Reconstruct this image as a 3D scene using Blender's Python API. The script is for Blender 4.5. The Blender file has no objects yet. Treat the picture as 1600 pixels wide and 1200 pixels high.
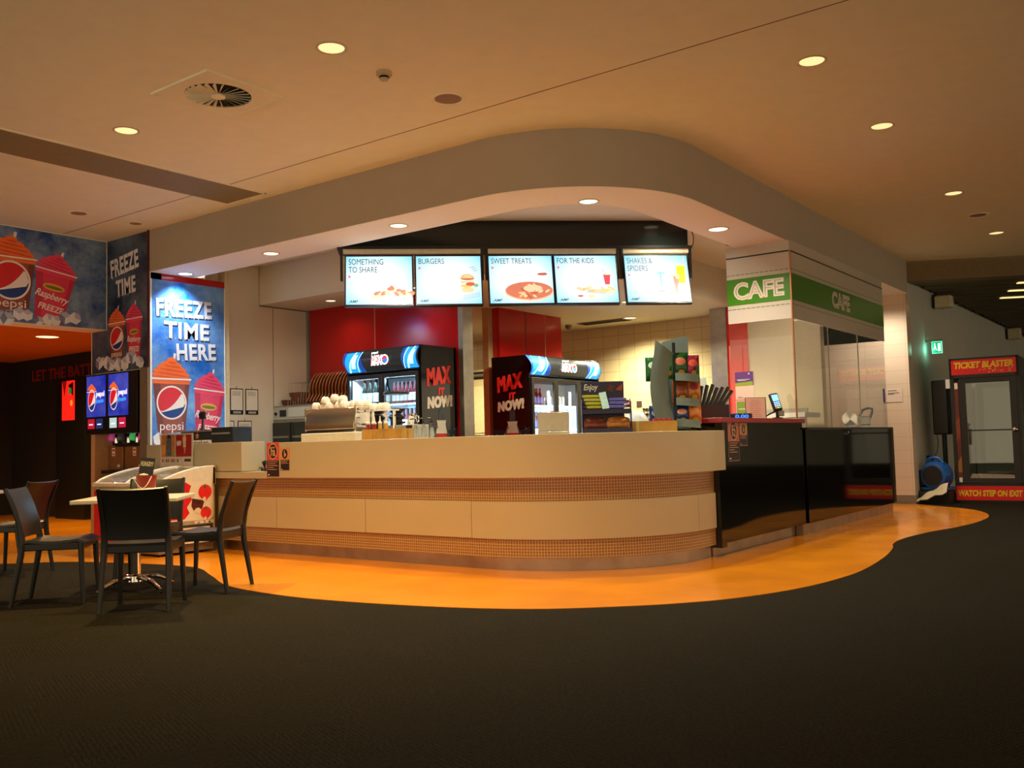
import bpy, bmesh, math, random
from mathutils import Matrix, Vector
random.seed(7)
SC = bpy.context.scene
COL = SC.collection
R = math.radians
# ------------------------------------------------------------------ camera, world, exposure
YAW, PITCH, ROLL, FPX = .6389, .0636, .0256, 1462.0
cd = bpy.data.cameras.new('camera')
cam = bpy.data.objects.new('camera', cd)
COL.objects.link(cam)
SC.camera = cam
cd.sensor_fit = 'HORIZONTAL'; cd.sensor_width = 36; cd.lens = 36 * FPX / 1600
cd.clip_start = .05; cd.clip_end = 200
_F = Vector((-math.sin(YAW) * math.cos(PITCH), math.cos(YAW) * math.cos(PITCH), math.sin(PITCH)))
_Rt = Vector((math.cos(YAW), math.sin(YAW), 0)); _U = _Rt.cross(_F)
_c, _s = math.cos(ROLL), math.sin(ROLL)
_r2 = _c * _Rt - _s * _U; _u2 = _s * _Rt + _c * _U
_m = Matrix((_r2, _u2, -_F)).transposed().to_4x4(); _m.translation = (0, 0, 1.05)
cam.matrix_world = _m
W = bpy.data.worlds.new('world'); SC.world = W; W.use_nodes = True
W.node_tree.nodes['Background'].inputs[0].default_value = (1.0, .79, .50, 1)
W.node_tree.nodes['Background'].inputs[1].default_value = 1.3
vs = SC.view_settings
vs.view_transform = 'Standard'; vs.look = 'None'; vs.gamma = 1; vs.use_curve_mapping = False
vs.exposure = 0.0

def lamp(name, kind, loc, power, col, parent=None, spot=140, blend=.7, size=.08, rot=(0, 0, 0), sx=None, sy=None):
    l = bpy.data.lights.new(name, kind); l.energy = power; l.color = col
    if kind == 'SPOT': l.spot_size = R(spot); l.spot_blend = blend; l.shadow_soft_size = size
    elif kind == 'POINT': l.shadow_soft_size = size
    elif kind == 'AREA':
        l.shape = 'RECTANGLE'; l.size = sx; l.size_y = sy
    o = bpy.data.objects.new(name, l); COL.objects.link(o); o.location = loc; o.rotation_euler = rot
    if parent: o.parent = parent
    return o
WARM = (1, .66, .25); NEUT = (1, .78, .50); CREAM = (1, .86, .66); COOL = (.42, .74, 1)
# power of each family of lamps, all hung at the fittings built below
P_HALL, P_RIGHT, P_SOFFIT, P_KITCHEN = 540, 150, 170, 460

# ------------------------------------------------------------------ materials
def lin(c): 
    return tuple(((x / 255) / 12.92 if x <= 10.3 else (((x / 255) + .055) / 1.055) ** 2.4) for x in c)
MATS = {}
def M(name, c=(128, 128, 128), rough=.5, metal=0, emit=0, ecol=None, var=.06, scale=18, bump=0, spec=.5, coat=0):
    if name in MATS: return MATS[name]
    m = bpy.data.materials.new(name); m.use_nodes = True; MATS[name] = m
    nt = m.node_tree; b = nt.nodes['Principled BSDF']; L = lin(c)
    b.inputs['Roughness'].default_value = rough; b.inputs['Metallic'].default_value = metal
    b.inputs['Specular IOR Level'].default_value = spec
    b.inputs['Base Color'].default_value = (*L, 1)
    if coat: b.inputs['Coat Weight'].default_value = coat; b.inputs['Coat Roughness'].default_value = .05
    if var or bump:
        tc = nt.nodes.new('ShaderNodeTexCoord'); n = nt.nodes.new('ShaderNodeTexNoise')
        n.inputs['Scale'].default_value = scale; n.inputs['Detail'].default_value = 3
        nt.links.new(tc.outputs['Object'], n.inputs['Vector'])
        if var:
            r = nt.nodes.new('ShaderNodeValToRGB')
            r.color_ramp.elements[0].position = .3; r.color_ramp.elements[1].position = .7
            r.color_ramp.elements[0].color = (*[x * (1 - var) for x in L], 1)
            r.color_ramp.elements[1].color = (*[min(1, x * (1 + var)) for x in L], 1)
            nt.links.new(n.outputs['Fac'], r.inputs['Fac']); nt.links.new(r.outputs['Color'], b.inputs['Base Color'])
        if bump:
            bp = nt.nodes.new('ShaderNodeBump'); bp.inputs['Strength'].default_value = bump; bp.inputs['Distance'].default_value = .01
            nt.links.new(n.outputs['Fac'], bp.inputs['Height']); nt.links.new(bp.outputs['Normal'], b.inputs['Normal'])
    if emit:
        b.inputs['Emission Color'].default_value = (*(lin(ecol) if ecol else L), 1); b.inputs['Emission Strength'].default_value = emit
    return m
def GL(name, tint=(1, 1, 1), refl=.06, rough=0.0):
    """clear sheet glass: see-through with mirror reflections that grow at grazing angles"""
    if name in MATS: return MATS[name]
    m = bpy.data.materials.new(name); m.use_nodes = True; MATS[name] = m; nt = m.node_tree
    nt.nodes.remove(nt.nodes['Principled BSDF'])
    t = nt.nodes.new('ShaderNodeBsdfTransparent'); t.inputs[0].default_value = (*tint, 1)
    g = nt.nodes.new('ShaderNodeBsdfGlossy'); g.inputs['Roughness'].default_value = rough
    lw = nt.nodes.new('ShaderNodeLayerWeight'); lw.inputs[0].default_value = .35
    mr = nt.nodes.new('ShaderNodeMapRange'); mr.inputs[3].default_value = refl; mr.inputs[4].default_value = .9
    pw = nt.nodes.new('ShaderNodeMath'); pw.operation = 'POWER'; pw.inputs[1].default_value = 3
    mx = nt.nodes.new('ShaderNodeMixShader')
    nt.links.new(lw.outputs['Facing'], pw.inputs[0]); nt.links.new(pw.outputs[0], mr.inputs[0]); nt.links.new(mr.outputs[0], mx.inputs[0])
    nt.links.new(t.outputs[0], mx.inputs[1]); nt.links.new(g.outputs[0], mx.inputs[2])
    nt.links.new(mx.outputs[0], nt.nodes['Material Output'].inputs[0])
    return m
def TILE(name, c1, c2, grout, w, h, mortar, rough=.25, coord='Object', rot=(0, 0, 0), offset=0, bump=.2):
    """square tiles with grout lines"""
    m = bpy.data.materials.new(name); m.use_nodes = True; MATS[name] = m; nt = m.node_tree; b = nt.nodes['Principled BSDF']
    tc = nt.nodes.new('ShaderNodeTexCoord'); mp = nt.nodes.new('ShaderNodeMapping'); br = nt.nodes.new('ShaderNodeTexBrick')
    mp.inputs['Rotation'].default_value = rot
    br.offset = offset; br.inputs['Scale'].default_value = 1
    br.inputs['Brick Width'].default_value = w; br.inputs['Row Height'].default_value = h
    br.inputs['Mortar Size'].default_value = mortar; br.inputs['Mortar Smooth'].default_value = .1
    br.inputs['Color1'].default_value = (*lin(c1), 1); br.inputs['Color2'].default_value = (*lin(c2), 1); br.inputs['Mortar'].default_value = (*lin(grout), 1)
    nt.links.new(tc.outputs[coord], mp.inputs[0]); nt.links.new(mp.outputs[0], br.inputs['Vector'])
    nt.links.new(br.outputs['Color'], b.inputs['Base Color']); b.inputs['Roughness'].default_value = rough
    bp = nt.nodes.new('ShaderNodeBump'); bp.inputs['Strength'].default_value = bump; bp.inputs['Distance'].default_value = .002; bp.invert = True
    nt.links.new(br.outputs['Fac'], bp.inputs['Height']); nt.links.new(bp.outputs['Normal'], b.inputs['Normal'])
    return m
def CARPET():
    """carpet tiles with fine ribs that turn from tile to tile"""
    m = bpy.data.materials.new('carpet_dark'); m.use_nodes = True; nt = m.node_tree; b = nt.nodes['Principled BSDF']
    tc = nt.nodes.new('ShaderNodeTexCoord'); mp = nt.nodes.new('ShaderNodeMapping'); mp.inputs['Scale'].default_value = (2, 2, 2); mp.inputs['Rotation'].default_value = (0, 0, .35)
    nt.links.new(tc.outputs['Object'], mp.inputs[0])
    ck = nt.nodes.new('ShaderNodeTexChecker'); ck.inputs['Scale'].default_value = 1; nt.links.new(mp.outputs[0], ck.inputs[0])
    ws = []
    for ax in ('X', 'Y'):
        w = nt.nodes.new('ShaderNodeTexWave'); w.bands_direction = ax; w.inputs['Scale'].default_value = 8; w.inputs['Distortion'].default_value = 7
        w.inputs['Detail'].default_value = 3; w.inputs['Detail Scale'].default_value = 3; nt.links.new(mp.outputs[0], w.inputs[0]); ws.append(w)
    mx = nt.nodes.new('ShaderNodeMix'); mx.data_type = 'FLOAT'
    nt.links.new(ck.outputs['Fac'], mx.inputs['Factor']); nt.links.new(ws[0].outputs['Fac'], mx.inputs[2]); nt.links.new(ws[1].outputs['Fac'], mx.inputs[3])
    n = nt.nodes.new('ShaderNodeTexNoise'); n.inputs['Scale'].default_value = 220; nt.links.new(tc.outputs['Object'], n.inputs[0])
    mul = nt.nodes.new('ShaderNodeMath'); mul.operation = 'MULTIPLY'; nt.links.new(mx.outputs[0], mul.inputs[0]); nt.links.new(n.outputs['Fac'], mul.inputs[1])
    r = nt.nodes.new('ShaderNodeValToRGB'); r.color_ramp.elements[0].position = .0; r.color_ramp.elements[1].position = .75
    r.color_ramp.elements[0].color = (*lin((20, 18, 10)), 1); r.color_ramp.elements[1].color = (*lin((46, 40, 24)), 1)
    nt.links.new(mul.outputs[0], r.inputs[0]); nt.links.new(r.outputs[0], b.inputs['Base Color'])
    b.inputs['Roughness'].default_value = .95; b.inputs['Specular IOR Level'].default_value = .1
    bp = nt.nodes.new('ShaderNodeBump'); bp.inputs['Strength'].default_value = .5; bp.inputs['Distance'].default_value = .004
    nt.links.new(mul.outputs[0], bp.inputs['Height']); nt.links.new(bp.outputs['Normal'], b.inputs['Normal'])
    return m
def ICY(name, c1, c2, scale=3, emit=0, rough=.35):
    """frosty printed background: two blues and white mist"""
    m = bpy.data.materials.new(name); m.use_nodes = True; MATS[name] = m; nt = m.node_tree; b = nt.nodes['Principled BSDF']
    tc = nt.nodes.new('ShaderNodeTexCoord'); n = nt.nodes.new('ShaderNodeTexNoise'); n.inputs['Scale'].default_value = scale; n.inputs['Detail'].default_value = 9; n.inputs['Roughness'].default_value = .7
    nt.links.new(tc.outputs['Object'], n.inputs[0])
    r = nt.nodes.new('ShaderNodeValToRGB'); r.color_ramp.elements[0].position = .38; r.color_ramp.elements[1].position = .72
    r.color_ramp.elements[0].color = (*lin(c1), 1); r.color_ramp.elements[1].color = (*lin(c2), 1)
    nt.links.new(n.outputs['Fac'], r.inputs[0]); nt.links.new(r.outputs[0], b.inputs['Base Color']); b.inputs['Roughness'].default_value = rough
    if emit:
        nt.links.new(r.outputs[0], b.inputs['Emission Color']); b.inputs['Emission Strength'].default_value = emit
    return m

white_solid = M('white_solid_surface', (184, 170, 138), .28, var=.015, scale=4)
plaster = M('ceiling_plaster', (240, 238, 214), .8, var=.02, scale=6)
soffit_m = M('soffit_plaster', (172, 162, 146), .7, var=.02, scale=5)
coffer_m = M('coffer_plaster', (222, 208, 184), .8, var=.02)
wall_cream = M('wall_cream', (222, 212, 194), .55, var=.03, scale=3)
wall_grey = M('wall_grey_white', (186, 184, 172), .7, var=.03, scale=3)
tan_paint = M('tan_paint', (196, 156, 112), .6)
red_gloss = M('red_gloss_panel', (176, 18, 20), .12, var=.03, scale=2)
steel = M('brushed_steel', (176, 172, 162), .28, 1, var=.12, scale=9)
kick_m = M('kick_steel', (160, 140, 118), .38, 1, var=.15, scale=5)
chrome = M('chrome', (225, 222, 215), .08, 1, var=0)
alu = M('grey_aluminium', (150, 148, 140), .4, .6)
black_gloss = M('black_gloss_panel', (9, 9, 9), .06, var=0, spec=.6)
black = M('black_plastic', (16, 15, 14), .4, var=.1)
black_matt = M('black_matt', (11, 10, 10), .7, var=.1)
char_pl = M('charcoal_chair_plastic', (21, 20, 19), .38, var=.06, scale=60)
dark = M('dark_void', (12, 9, 8), .9)
white = M('white_print', (238, 234, 228), .45, var=0)
cream_pl = M('cream_plastic', (222, 212, 188), .4)
red_pl = M('red_print', (206, 26, 30), .4, var=.02)
paper = M('paper', (228, 222, 210), .8, var=.02)
glass = GL('clear_glass')
glass_soft = GL('display_glass', refl=.03)
grey_text = M('grey_print', (92, 88, 84), .6, var=0)
wood = M('pale_ply', (196, 146, 62), .5, var=.18, scale=7)
wood_dk = M('brown_paddle_wood', (140, 78, 34), .45, var=.25, scale=12)
wicker = M('brown_wicker', (96, 48, 20), .7, var=.4, scale=60, bump=.6)
olive = M('olive_recess', (136, 124, 90), .7)
green_m = M('cafe_green', (60, 124, 12), .3, var=.02)
yellow_pr = M('yellow_print', (240, 196, 30), .4, var=0)
mosaic = TILE('amber_mosaic', (138, 98, 54), (126, 88, 46), (196, 160, 108), .0245, .0245, .0026, .28, 'UV', bump=.3)
ktile = TILE('kitchen_tile', (222, 206, 164), (218, 202, 160), (176, 160, 120), .30, .20, .004, .22, 'Object', (R(90), 0, 0), bump=.15)
ctile = TILE('column_tile', (224, 206, 188), (221, 203, 184), (198, 180, 160), .60, .20, .003, .18, 'Object', (R(90), 0, 0), bump=.12)

# ------------------------------------------------------------------ mesh building
class MB:
    def __init__(s): s.v = []; s.f = []; s.mi = []; s.ms = []; s.uv = {}; s.T = None
    def m(s, mat):
        if mat not in s.ms: s.ms.append(mat)
        return s.ms.index(mat)
    def p(s, pts):
        i = len(s.v)
        for q in pts:
            q = Vector(q) if len(q) == 3 else Vector((q[0], q[1], 0))
            s.v.append(s.T @ q if s.T else q)
        return i
    def face(s, ids, k, uv=None):
        if uv: s.uv[len(s.f)] = uv
        s.f.append(tuple(ids)); s.mi.append(k)
    def poly(s, pts, mat):
        i = s.p(pts); s.face(range(i, i + len(pts)), s.m(mat)); return s
    def box(s, x0, x1, y0, y1, z0, z1, mat):
        i = s.p([(x, y, z) for z in (z0, z1) for y in (y0, y1) for x in (x0, x1)]); k = s.m(mat)
        for f in ((0, 2, 3, 1), (4, 5, 7, 6), (0, 1, 5, 4), (2, 6, 7, 3), (0, 4, 6, 2), (1, 3, 7, 5)): s.face([i + a for a in f], k)
        return s
    def prism(s, pts, z0, z1, mat, uv=False):
        n = len(pts); i = s.p([(x, y, z0) for x, y in pts] + [(x, y, z1) for x, y in pts]); k = s.m(mat)
        s.face([i + a for a in range(n)][::-1], k); s.face([i + n + a for a in range(n)], k)
        u = 0
        for a in range(n):
            b = (a + 1) % n; l = math.dist(pts[a], pts[b])
            s.face((i + a, i + b, i + n + b, i + n + a), k, [(u, z0), (u + l, z0), (u + l, z1), (u, z1)] if uv else None); u += l
        return s
    def lathe(s, prof, mat, c=(0, 0, 0), n=24, axis='z', mats=None):
        k = s.m(mat); i = len(s.v); c = Vector(c)
        for r, z in prof:
            for a in range(n):
                t = 2 * math.pi * a / n; x, y = r * math.cos(t), r * math.sin(t)
                s.p([c + Vector((x, y, z) if axis == 'z' else ((x, z, y) if axis == 'y' else (z, x, y)))])
        for j in range(len(prof) - 1):
            kk = s.m(mats[j]) if mats else k
            for a in range(n):
                b = (a + 1) % n; s.face((i + j * n + a, i + j * n + b, i + (j + 1) * n + b, i + (j + 1) * n + a), kk)
        for j, fl in ((0, True), (len(prof) - 1, False)):
            if prof[j][0] > 1e-4:
                ids = [i + j * n + a for a in range(n)]; s.face(ids[::-1] if fl else ids, s.m(mats[min(j, len(mats) - 1)]) if mats else k)
        return s
    def tube(s, path, r, mat, n=8, flat=1.0):
        """swept tube; r may be a list; flat squashes the section"""
        k = s.m(mat); P = [Vector(q) for q in path]; i = len(s.v); up = None
        for j, q in enumerate(P):
            d = (P[min(j + 1, len(P) - 1)] - P[max(j - 1, 0)]).normalized()
            if up is None: up = d.cross(Vector((1, 0, 0) if abs(d.x) < .8 else (0, 1, 0))).normalized()
            up = (up - d * up.dot(d)).normalized(); sd = d.cross(up); rr = r[j] if isinstance(r, (list, tuple)) else r
            for a in range(n):
                t = 2 * math.pi * (a + .5) / n; s.p([q + up * math.cos(t) * rr * flat + sd * math.sin(t) * rr])
        for j in range(len(P) - 1):
            for a in range(n):
                b = (a + 1) % n; s.face((i + j * n + a, i + j * n + b, i + (j + 1) * n + b, i + (j + 1) * n + a), k)
        s.face([i + a for a in range(n)][::-1], k); s.face([i + (len(P) - 1) * n + a for a in range(n)], k)
        return s
    def ell(s, cx, cy, rx, ry, mat, z=0, a0=0, a1=360, n=28, rot=0):
        pts = []
        for a in range(n + (0 if a1 - a0 >= 360 else 1)):
            t = R(a0 + (a1 - a0) * a / n); x, y = rx * math.cos(t), ry * math.sin(t)
            pts.append((cx + x * math.cos(rot) - y * math.sin(rot), cy + x * math.sin(rot) + y * math.cos(rot), z))
        return s.poly(pts, mat)
    def rect(s, x0, x1, y0, y1, mat, z=0): return s.poly([(x0, y0, z), (x1, y0, z), (x1, y1, z), (x0, y1, z)], mat)
    def flat(s, pts, mat, z=0): return s.poly([(x, y, z) for x, y in pts], mat)
    def sheet(s, rows, mat, th):
        """curved sheet from a grid of points, thickened along its normals"""
        k = s.m(mat); nr, nc = len(rows), len(rows[0]); P = [[Vector(q) for q in r] for r in rows]; i = len(s.v)
        N = [[None] * nc for _ in range(nr)]
        for a in range(nr):
            for b in range(nc):
                du = P[min(a + 1, nr - 1)][b] - P[max(a - 1, 0)][b]; dv = P[a][min(b + 1, nc - 1)] - P[a][max(b - 1, 0)]
                N[a][b] = du.cross(dv).normalized() * th / 2
        for sg in (1, -1):
            for a in range(nr):
                for b in range(nc): s.p([P[a][b] + N[a][b] * sg])
        o = nr * nc
        for a in range(nr - 1):
            for b in range(nc - 1):
                q = [i + a * nc + b, i + a * nc + b + 1, i + (a + 1) * nc + b + 1, i + (a + 1) * nc + b]
                s.face(q, k); s.face([x + o for x in q[::-1]], k)
        ring = [(0, b) for b in range(nc)] + [(a, nc - 1) for a in range(1, nr)] + [(nr - 1, b) for b in range(nc - 2, -1, -1)] + [(a, 0) for a in range(nr - 2, 0, -1)]
        for q in range(len(ring)):
            (a, b), (c, d) = ring[q], ring[(q + 1) % len(ring)]
            s.face((i + a * nc + b, i + o + a * nc + b, i + o + c * nc + d, i + c * nc + d), k)
        return s

def ob(name, mb, parent=None, loc=None, rot=None, mw=None, bevel=0, sharp=35, flatgfx=False):
    me = bpy.data.meshes.new(name); me.from_pydata(mb.v, [], mb.f)
    for m in mb.ms: me.materials.append(m)
    me.polygons.foreach_set('material_index', mb.mi)
    if mb.uv:
        ul = me.uv_layers.new(name='UVMap')
        for pi, uvs in mb.uv.items():
            for li, uv in zip(me.polygons[pi].loop_indices, uvs): ul.data[li].uv = uv
    if not flatgfx:
        bm = bmesh.new(); bm.from_mesh(me); bmesh.ops.recalc_face_normals(bm, faces=bm.faces); bm.to_mesh(me); bm.free()
        me.polygons.foreach_set('use_smooth', [True] * len(me.polygons)); me.set_sharp_from_angle(angle=R(sharp))
    me.update()
    o = bpy.data.objects.new(name, me); COL.objects.link(o)
    if parent: o.parent = parent
    if mw is not None: o.matrix_local = mw
    if loc: o.location = loc
    if rot: o.rotation_euler = rot
    if bevel:
        b = o.modifiers.new('bevel', 'BEVEL'); b.width = bevel; b.segments = 2; b.limit_method = 'ANGLE'; b.angle_limit = R(40)
    return o
def tag(o, label, cat, group=None, kind=None):
    o['label'] = label; o['category'] = cat
    if group: o['group'] = group
    if kind: o['kind'] = kind
    return o
def thing(name, label, cat, loc=(0, 0, 0), rz=0, group=None):
    o = bpy.data.objects.new(name, None); COL.objects.link(o); o.empty_display_size = .1
    o.location = loc; o.rotation_euler = (0, 0, R(rz)); return tag(o, label, cat, group)
def struct(name, mb, mw=None, bevel=0, sharp=35):
    o = ob(name, mb, mw=mw, bevel=bevel, sharp=sharp); o['kind'] = 'structure'; return o
def dup(o, loc=None, rz=None, label=None, parent=None):
    c = o.copy(); COL.objects.link(c)
    if parent: c.parent = parent
    if loc is not None: c.location = loc
    if rz is not None: c.rotation_euler = (0, 0, R(rz))
    if label: c['label'] = label
    for ch in list(o.children): dup(ch, parent=c)
    return c
def frame(o, right, up):
    """matrix of a flat face: local x = right, y = up, z = out of the face"""
    r = Vector(right).normalized(); u = Vector(up).normalized(); n = r.cross(u)
    m = Matrix((r, u, n)).transposed().to_4x4(); m.translation = o; return m
FY = lambda x, y, z: frame((x, y, z), (1, 0, 0), (0, 0, 1))          # faces -Y
FX = lambda x, y, z: frame((x, y, z), (0, 1, 0), (0, 0, 1))          # faces +X
def text(name, s, w, h, mat, parent, mw, x=0, y=0, z=.002, bold=0, shear=0, rot=0, ext=.0006, space=1.0, lines=None):
    """lettering fitted into w x h, lower left corner at x, y of the face mw"""
    c = bpy.data.curves.new('t', 'FONT'); c.body = s; c.size = 1; c.offset = bold; c.shear = shear; c.space_character = space; c.extrude = .01; c.resolution_u = 3
    c.align_x = 'LEFT'
    if lines: c.space_line = lines
    t = bpy.data.objects.new('t', c); COL.objects.link(t)
    me = bpy.data.meshes.new_from_object(t.evaluated_get(bpy.context.evaluated_depsgraph_get()))
    bpy.data.objects.remove(t); bpy.data.curves.remove(c)
    xs = [v.co.x for v in me.vertices]; ys = [v.co.y for v in me.vertices]
    x0, x1, y0, y1 = min(xs), max(xs), min(ys), max(ys)
    for v in me.vertices:
        v.co.x = (v.co.x - x0) / (x1 - x0) * w; v.co.y = (v.co.y - y0) / (y1 - y0) * h; v.co.z *= ext / .01
    me.materials.clear(); me.materials.append(mat); me.name = name
    o = bpy.data.objects.new(name, me); COL.objects.link(o)
    if parent: o.parent = parent
    o.matrix_local = mw @ Matrix.Translation((x, y, z)) @ Matrix.Rotation(rot, 4, 'Z')
    return o
def LD(lat, d):
    return (lat * math.cos(YAW) - d * math.sin(YAW), lat * math.sin(YAW) + d * math.cos(YAW))
YD = math.degrees(YAW)
def arc(c, r, a0, a1, n): return [(c[0] + r * math.cos(R(a0 + (a1 - a0) * i / n)), c[1] + r * math.sin(R(a0 + (a1 - a0) * i / n))) for i in range(n + 1)]
def catmull(p, n=8):
    o = []
    for i in range(len(p) - 1):
        a, b, c, d = p[max(i - 1, 0)], p[i], p[i + 1], p[min(i + 2, len(p) - 1)]
        for k in range(n):
            t = k / n; o.append(tuple(.5 * (2 * b[j] + (c[j] - a[j]) * t + (2 * a[j] - 5 * b[j] + 4 * c[j] - d[j]) * t * t + (3 * b[j] - a[j] - 3 * c[j] + d[j]) * t ** 3) for j in (0, 1)))
    return o + [p[-1]]
# ------------------------------------------------------------------ the setting
struct('floor', MB().box(-24, 14, -4, 36, -.12, 0, CARPET()))
vinyl = M('amber_vinyl', (232, 142, 20), .2, var=.14, scale=1.6, coat=.15)
edge = [(-24, 1.2), (-14, 2.7), (-11, 3.6), (-9.606, 4.42), (-9.125, 4.81), (-8.39, 5.05), (-7.526, 5.16), (-6.83, 4.87), (-6.168, 4.56), (-5.356, 4.46), (-4.753, 4.507),
        (-4.254, 4.605), (-3.817, 4.733), (-3.441, 4.91), (-3.121, 5.16), (-2.822, 5.453), (-2.556, 5.842), (-2.34, 6.409), (-2.235, 7.071), (-2.226, 7.6), (-2.297, 8.39),
        (-2.40, 9.03), (-2.49, 9.394), (-2.525, 9.88), (-2.454, 10.61), (-2.30, 11.376), (-2.228, 12.094), (-2.256, 12.855), (-2.45, 13.545), (-2.815, 14.1), (-3.56, 14.75)]
struct('floor_vinyl', MB().prism(catmull(edge, 5) + [(-4.2, 14.75), (-4.2, 12), (-5, 8.6), (-8, 7), (-9.7, 6.9), (-12, 9.9), (-24, 9.9)], .0, .004, vinyl))
ceil_poly = [(-24, -4), (14, -4), (14, 23.8), (-3.57, 14.82), (-11, 14.82), (-11, 6.17), (-11.07, 6.1), (-24, 6.1)]
struct('ceiling', MB().prism(ceil_poly, 3.65, 3.8, plaster))
struct('trim_1', MB().box(-10.7, 6, 5.606, 5.614, 3.6485, 3.652, M('joint_shadow', (96, 70, 46), .9)))
# long recess beside the corner
mb = MB(); mb.box(-8.15, -7.56, 1.0, 6.03, 3.646, 3.652, olive)
mb.box(-7.56, -7.535, 1.0, 6.05, 3.642, 3.652, plaster); mb.box(-8.15, -7.535, 6.03, 6.05, 3.642, 3.652, plaster)
struct('ceiling_recess', mb)
AC = (-4.93, 7.565)
def plan(r, xl=-9.8, ye=14.82, n=28):
    return [(xl, AC[1] - r)] + arc(AC, r, -90, 0, n) + [(AC[0] + r, ye)]
struct('ceiling_soffit', MB().prism(plan(1.395) + plan(.82, ye=14.82)[::-1], 3.160, 3.66, soffit_m).prism(plan(1.3945) + plan(.8205, ye=14.82)[::-1], 3.155, 3.159, M('soffit_underside_lit', (240, 232, 222), .7, var=.01)))  # underside strip paler than the face: bounced light put into its colour
struct('ceiling_coffer', MB().box(-9.92, -4.0, 6.6, 14.8, 3.46, 3.6, coffer_m))
struct('ceiling_kitchen', MB().prism([(-11.2, 7.83), (-6.75, 7.83), (-5.45, 9.25), (-5.45, 12.75), (-5.45, 13.7), (-11.2, 13.7)], 2.95, 3.47, coffer_m))
# walls, left to right
struct('wall_left_end', MB().box(-9.95, -9.8, 6.18, 7.2, 0, 3.16, red_gloss))
struct('trim_2', MB().box(-9.93, -9.795, 7.2, 7.265, 0, 3.3, M('cream_trim', (214, 200, 160), .5)))
mb = MB(); mb.box(-10.06, -9.92, 7.1, 8.66, 0, 3.6, wall_cream)
for y in (8.05,): mb.box(-9.9202, -9.9185, y - .004, y + .004, 0, 2.95, M('seam_grey', (104, 98, 86), .9))
mb.box(-9.921, -9.917, 7.825, 7.84, 2.95, 3.46, MATS['seam_grey']); mb.box(-9.921, -9.917, 7.83, 8.64, 2.935, 2.95, MATS['seam_grey'])
struct('wall_left', mb)
mb = MB(); mb.box(-9.92, -7.2, 8.65, 8.8, 0, 2.95, red_gloss)
for x in (-8.62,): mb.box(x - .006, x + .006, 8.646, 8.65, 0, 2.95, M('pink_seam', (206, 120, 110), .5))
mb.box(-9.92, -9.87, 8.62, 8.66, 0, 2.95, alu)
struct('wall_back_left', mb)
struct('trim_3', MB().box(-7.2, -7.13, 8.63, 8.82, 0, 2.95, steel))
mb = MB(); mb.box(-8.02, -7.85, 10.3, 11.86, 0, 2.95, red_gloss)
for y in (10.93, 11.42): mb.box(-7.851, -7.845, y - .006, y + .006, 0, 2.95, M('dark_seam', (70, 12, 12), .5) if y < 11 else MATS['pink_seam'])
struct('wall_back_right', mb)
struct('trim_4', MB().box(-8.07, -7.97, 10.2, 10.3, 0, 2.95, M('pale_gold_trim', (206, 190, 140), .35, .4)))
struct('wall_back', MB().box(-12.5, -5.2, 13.5, 13.65, 0, 2.96, ktile))
struct('wall_kitchen_left', MB().box(-12.6, -12.5, 8.8, 13.6, 0, 2.96, ktile))
struct('trim_5', MB().box(-5.79, -5.54, 12.7, 12.95, 0, 2.96, steel))
struct('wall_cafe_red', MB().box(-5.54, -5.235, 12.72, 12.95, 0, 3.46, M('red_bright_panel', (206, 34, 24), .2, var=.03)))
mb = MB(); mb.box(-5.235, -4.2, 12.75, 12.9, 0, 3.46, M('cafe_beige_wall', (196, 182, 150), .45, var=.02))
struct('wall_cafe', mb)
mb = MB(); mb.box(-4.9, -3.9, 14.8, 14.9, 0, 2.47, ctile); struct('wall_cafe_back', mb)
struct('wall_hatch', MB().box(-5.2, -3.7, 15.9, 16, 2, 3.6, M('dark_grey_wall', (44, 52, 52), .7)))
mb = MB(); mb.box(-3.9, -3.57, 14.8, 15.02, .13, 3.16, ctile); struct('wall_right_column', mb)
struct('baseboard_column', MB().box(-3.905, -3.565, 14.79, 15.02, 0, .13, M('grey_tile_skirting', (132, 120, 104), .4)))
struct('wall_right', MB().box(-3.72, -3.572, 15.02, 34, .13, 3.65, wall_grey))
struct('baseboard_right', MB().box(-3.72, -3.56, 15.02, 34, 0, .13, MATS['grey_tile_skirting']))
struct('wall_far', MB().box(-3.6, 9, 34, 34.2, 0, 3.7, wall_grey))
# beam and slatted ceiling of the corridor
bd = Vector((.889, .457, 0)); bn = Vector((-.457, .889, 0)); b0 = Vector((-3.57, 14.83, 0))
bp = [b0, b0 + bd * 14, b0 + bd * 14 + bn * .3, b0 + bn * .3 + bd * .1]
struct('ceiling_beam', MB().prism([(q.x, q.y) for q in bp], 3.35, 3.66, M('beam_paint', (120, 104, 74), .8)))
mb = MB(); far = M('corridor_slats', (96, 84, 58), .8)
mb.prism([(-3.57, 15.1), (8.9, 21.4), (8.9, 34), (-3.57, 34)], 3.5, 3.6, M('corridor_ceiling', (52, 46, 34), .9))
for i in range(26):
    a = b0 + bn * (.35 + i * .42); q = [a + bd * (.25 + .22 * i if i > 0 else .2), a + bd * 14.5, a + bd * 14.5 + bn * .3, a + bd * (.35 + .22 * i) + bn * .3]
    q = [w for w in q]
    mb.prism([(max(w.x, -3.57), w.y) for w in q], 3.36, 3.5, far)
struct('ceiling_corridor', mb)
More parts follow.
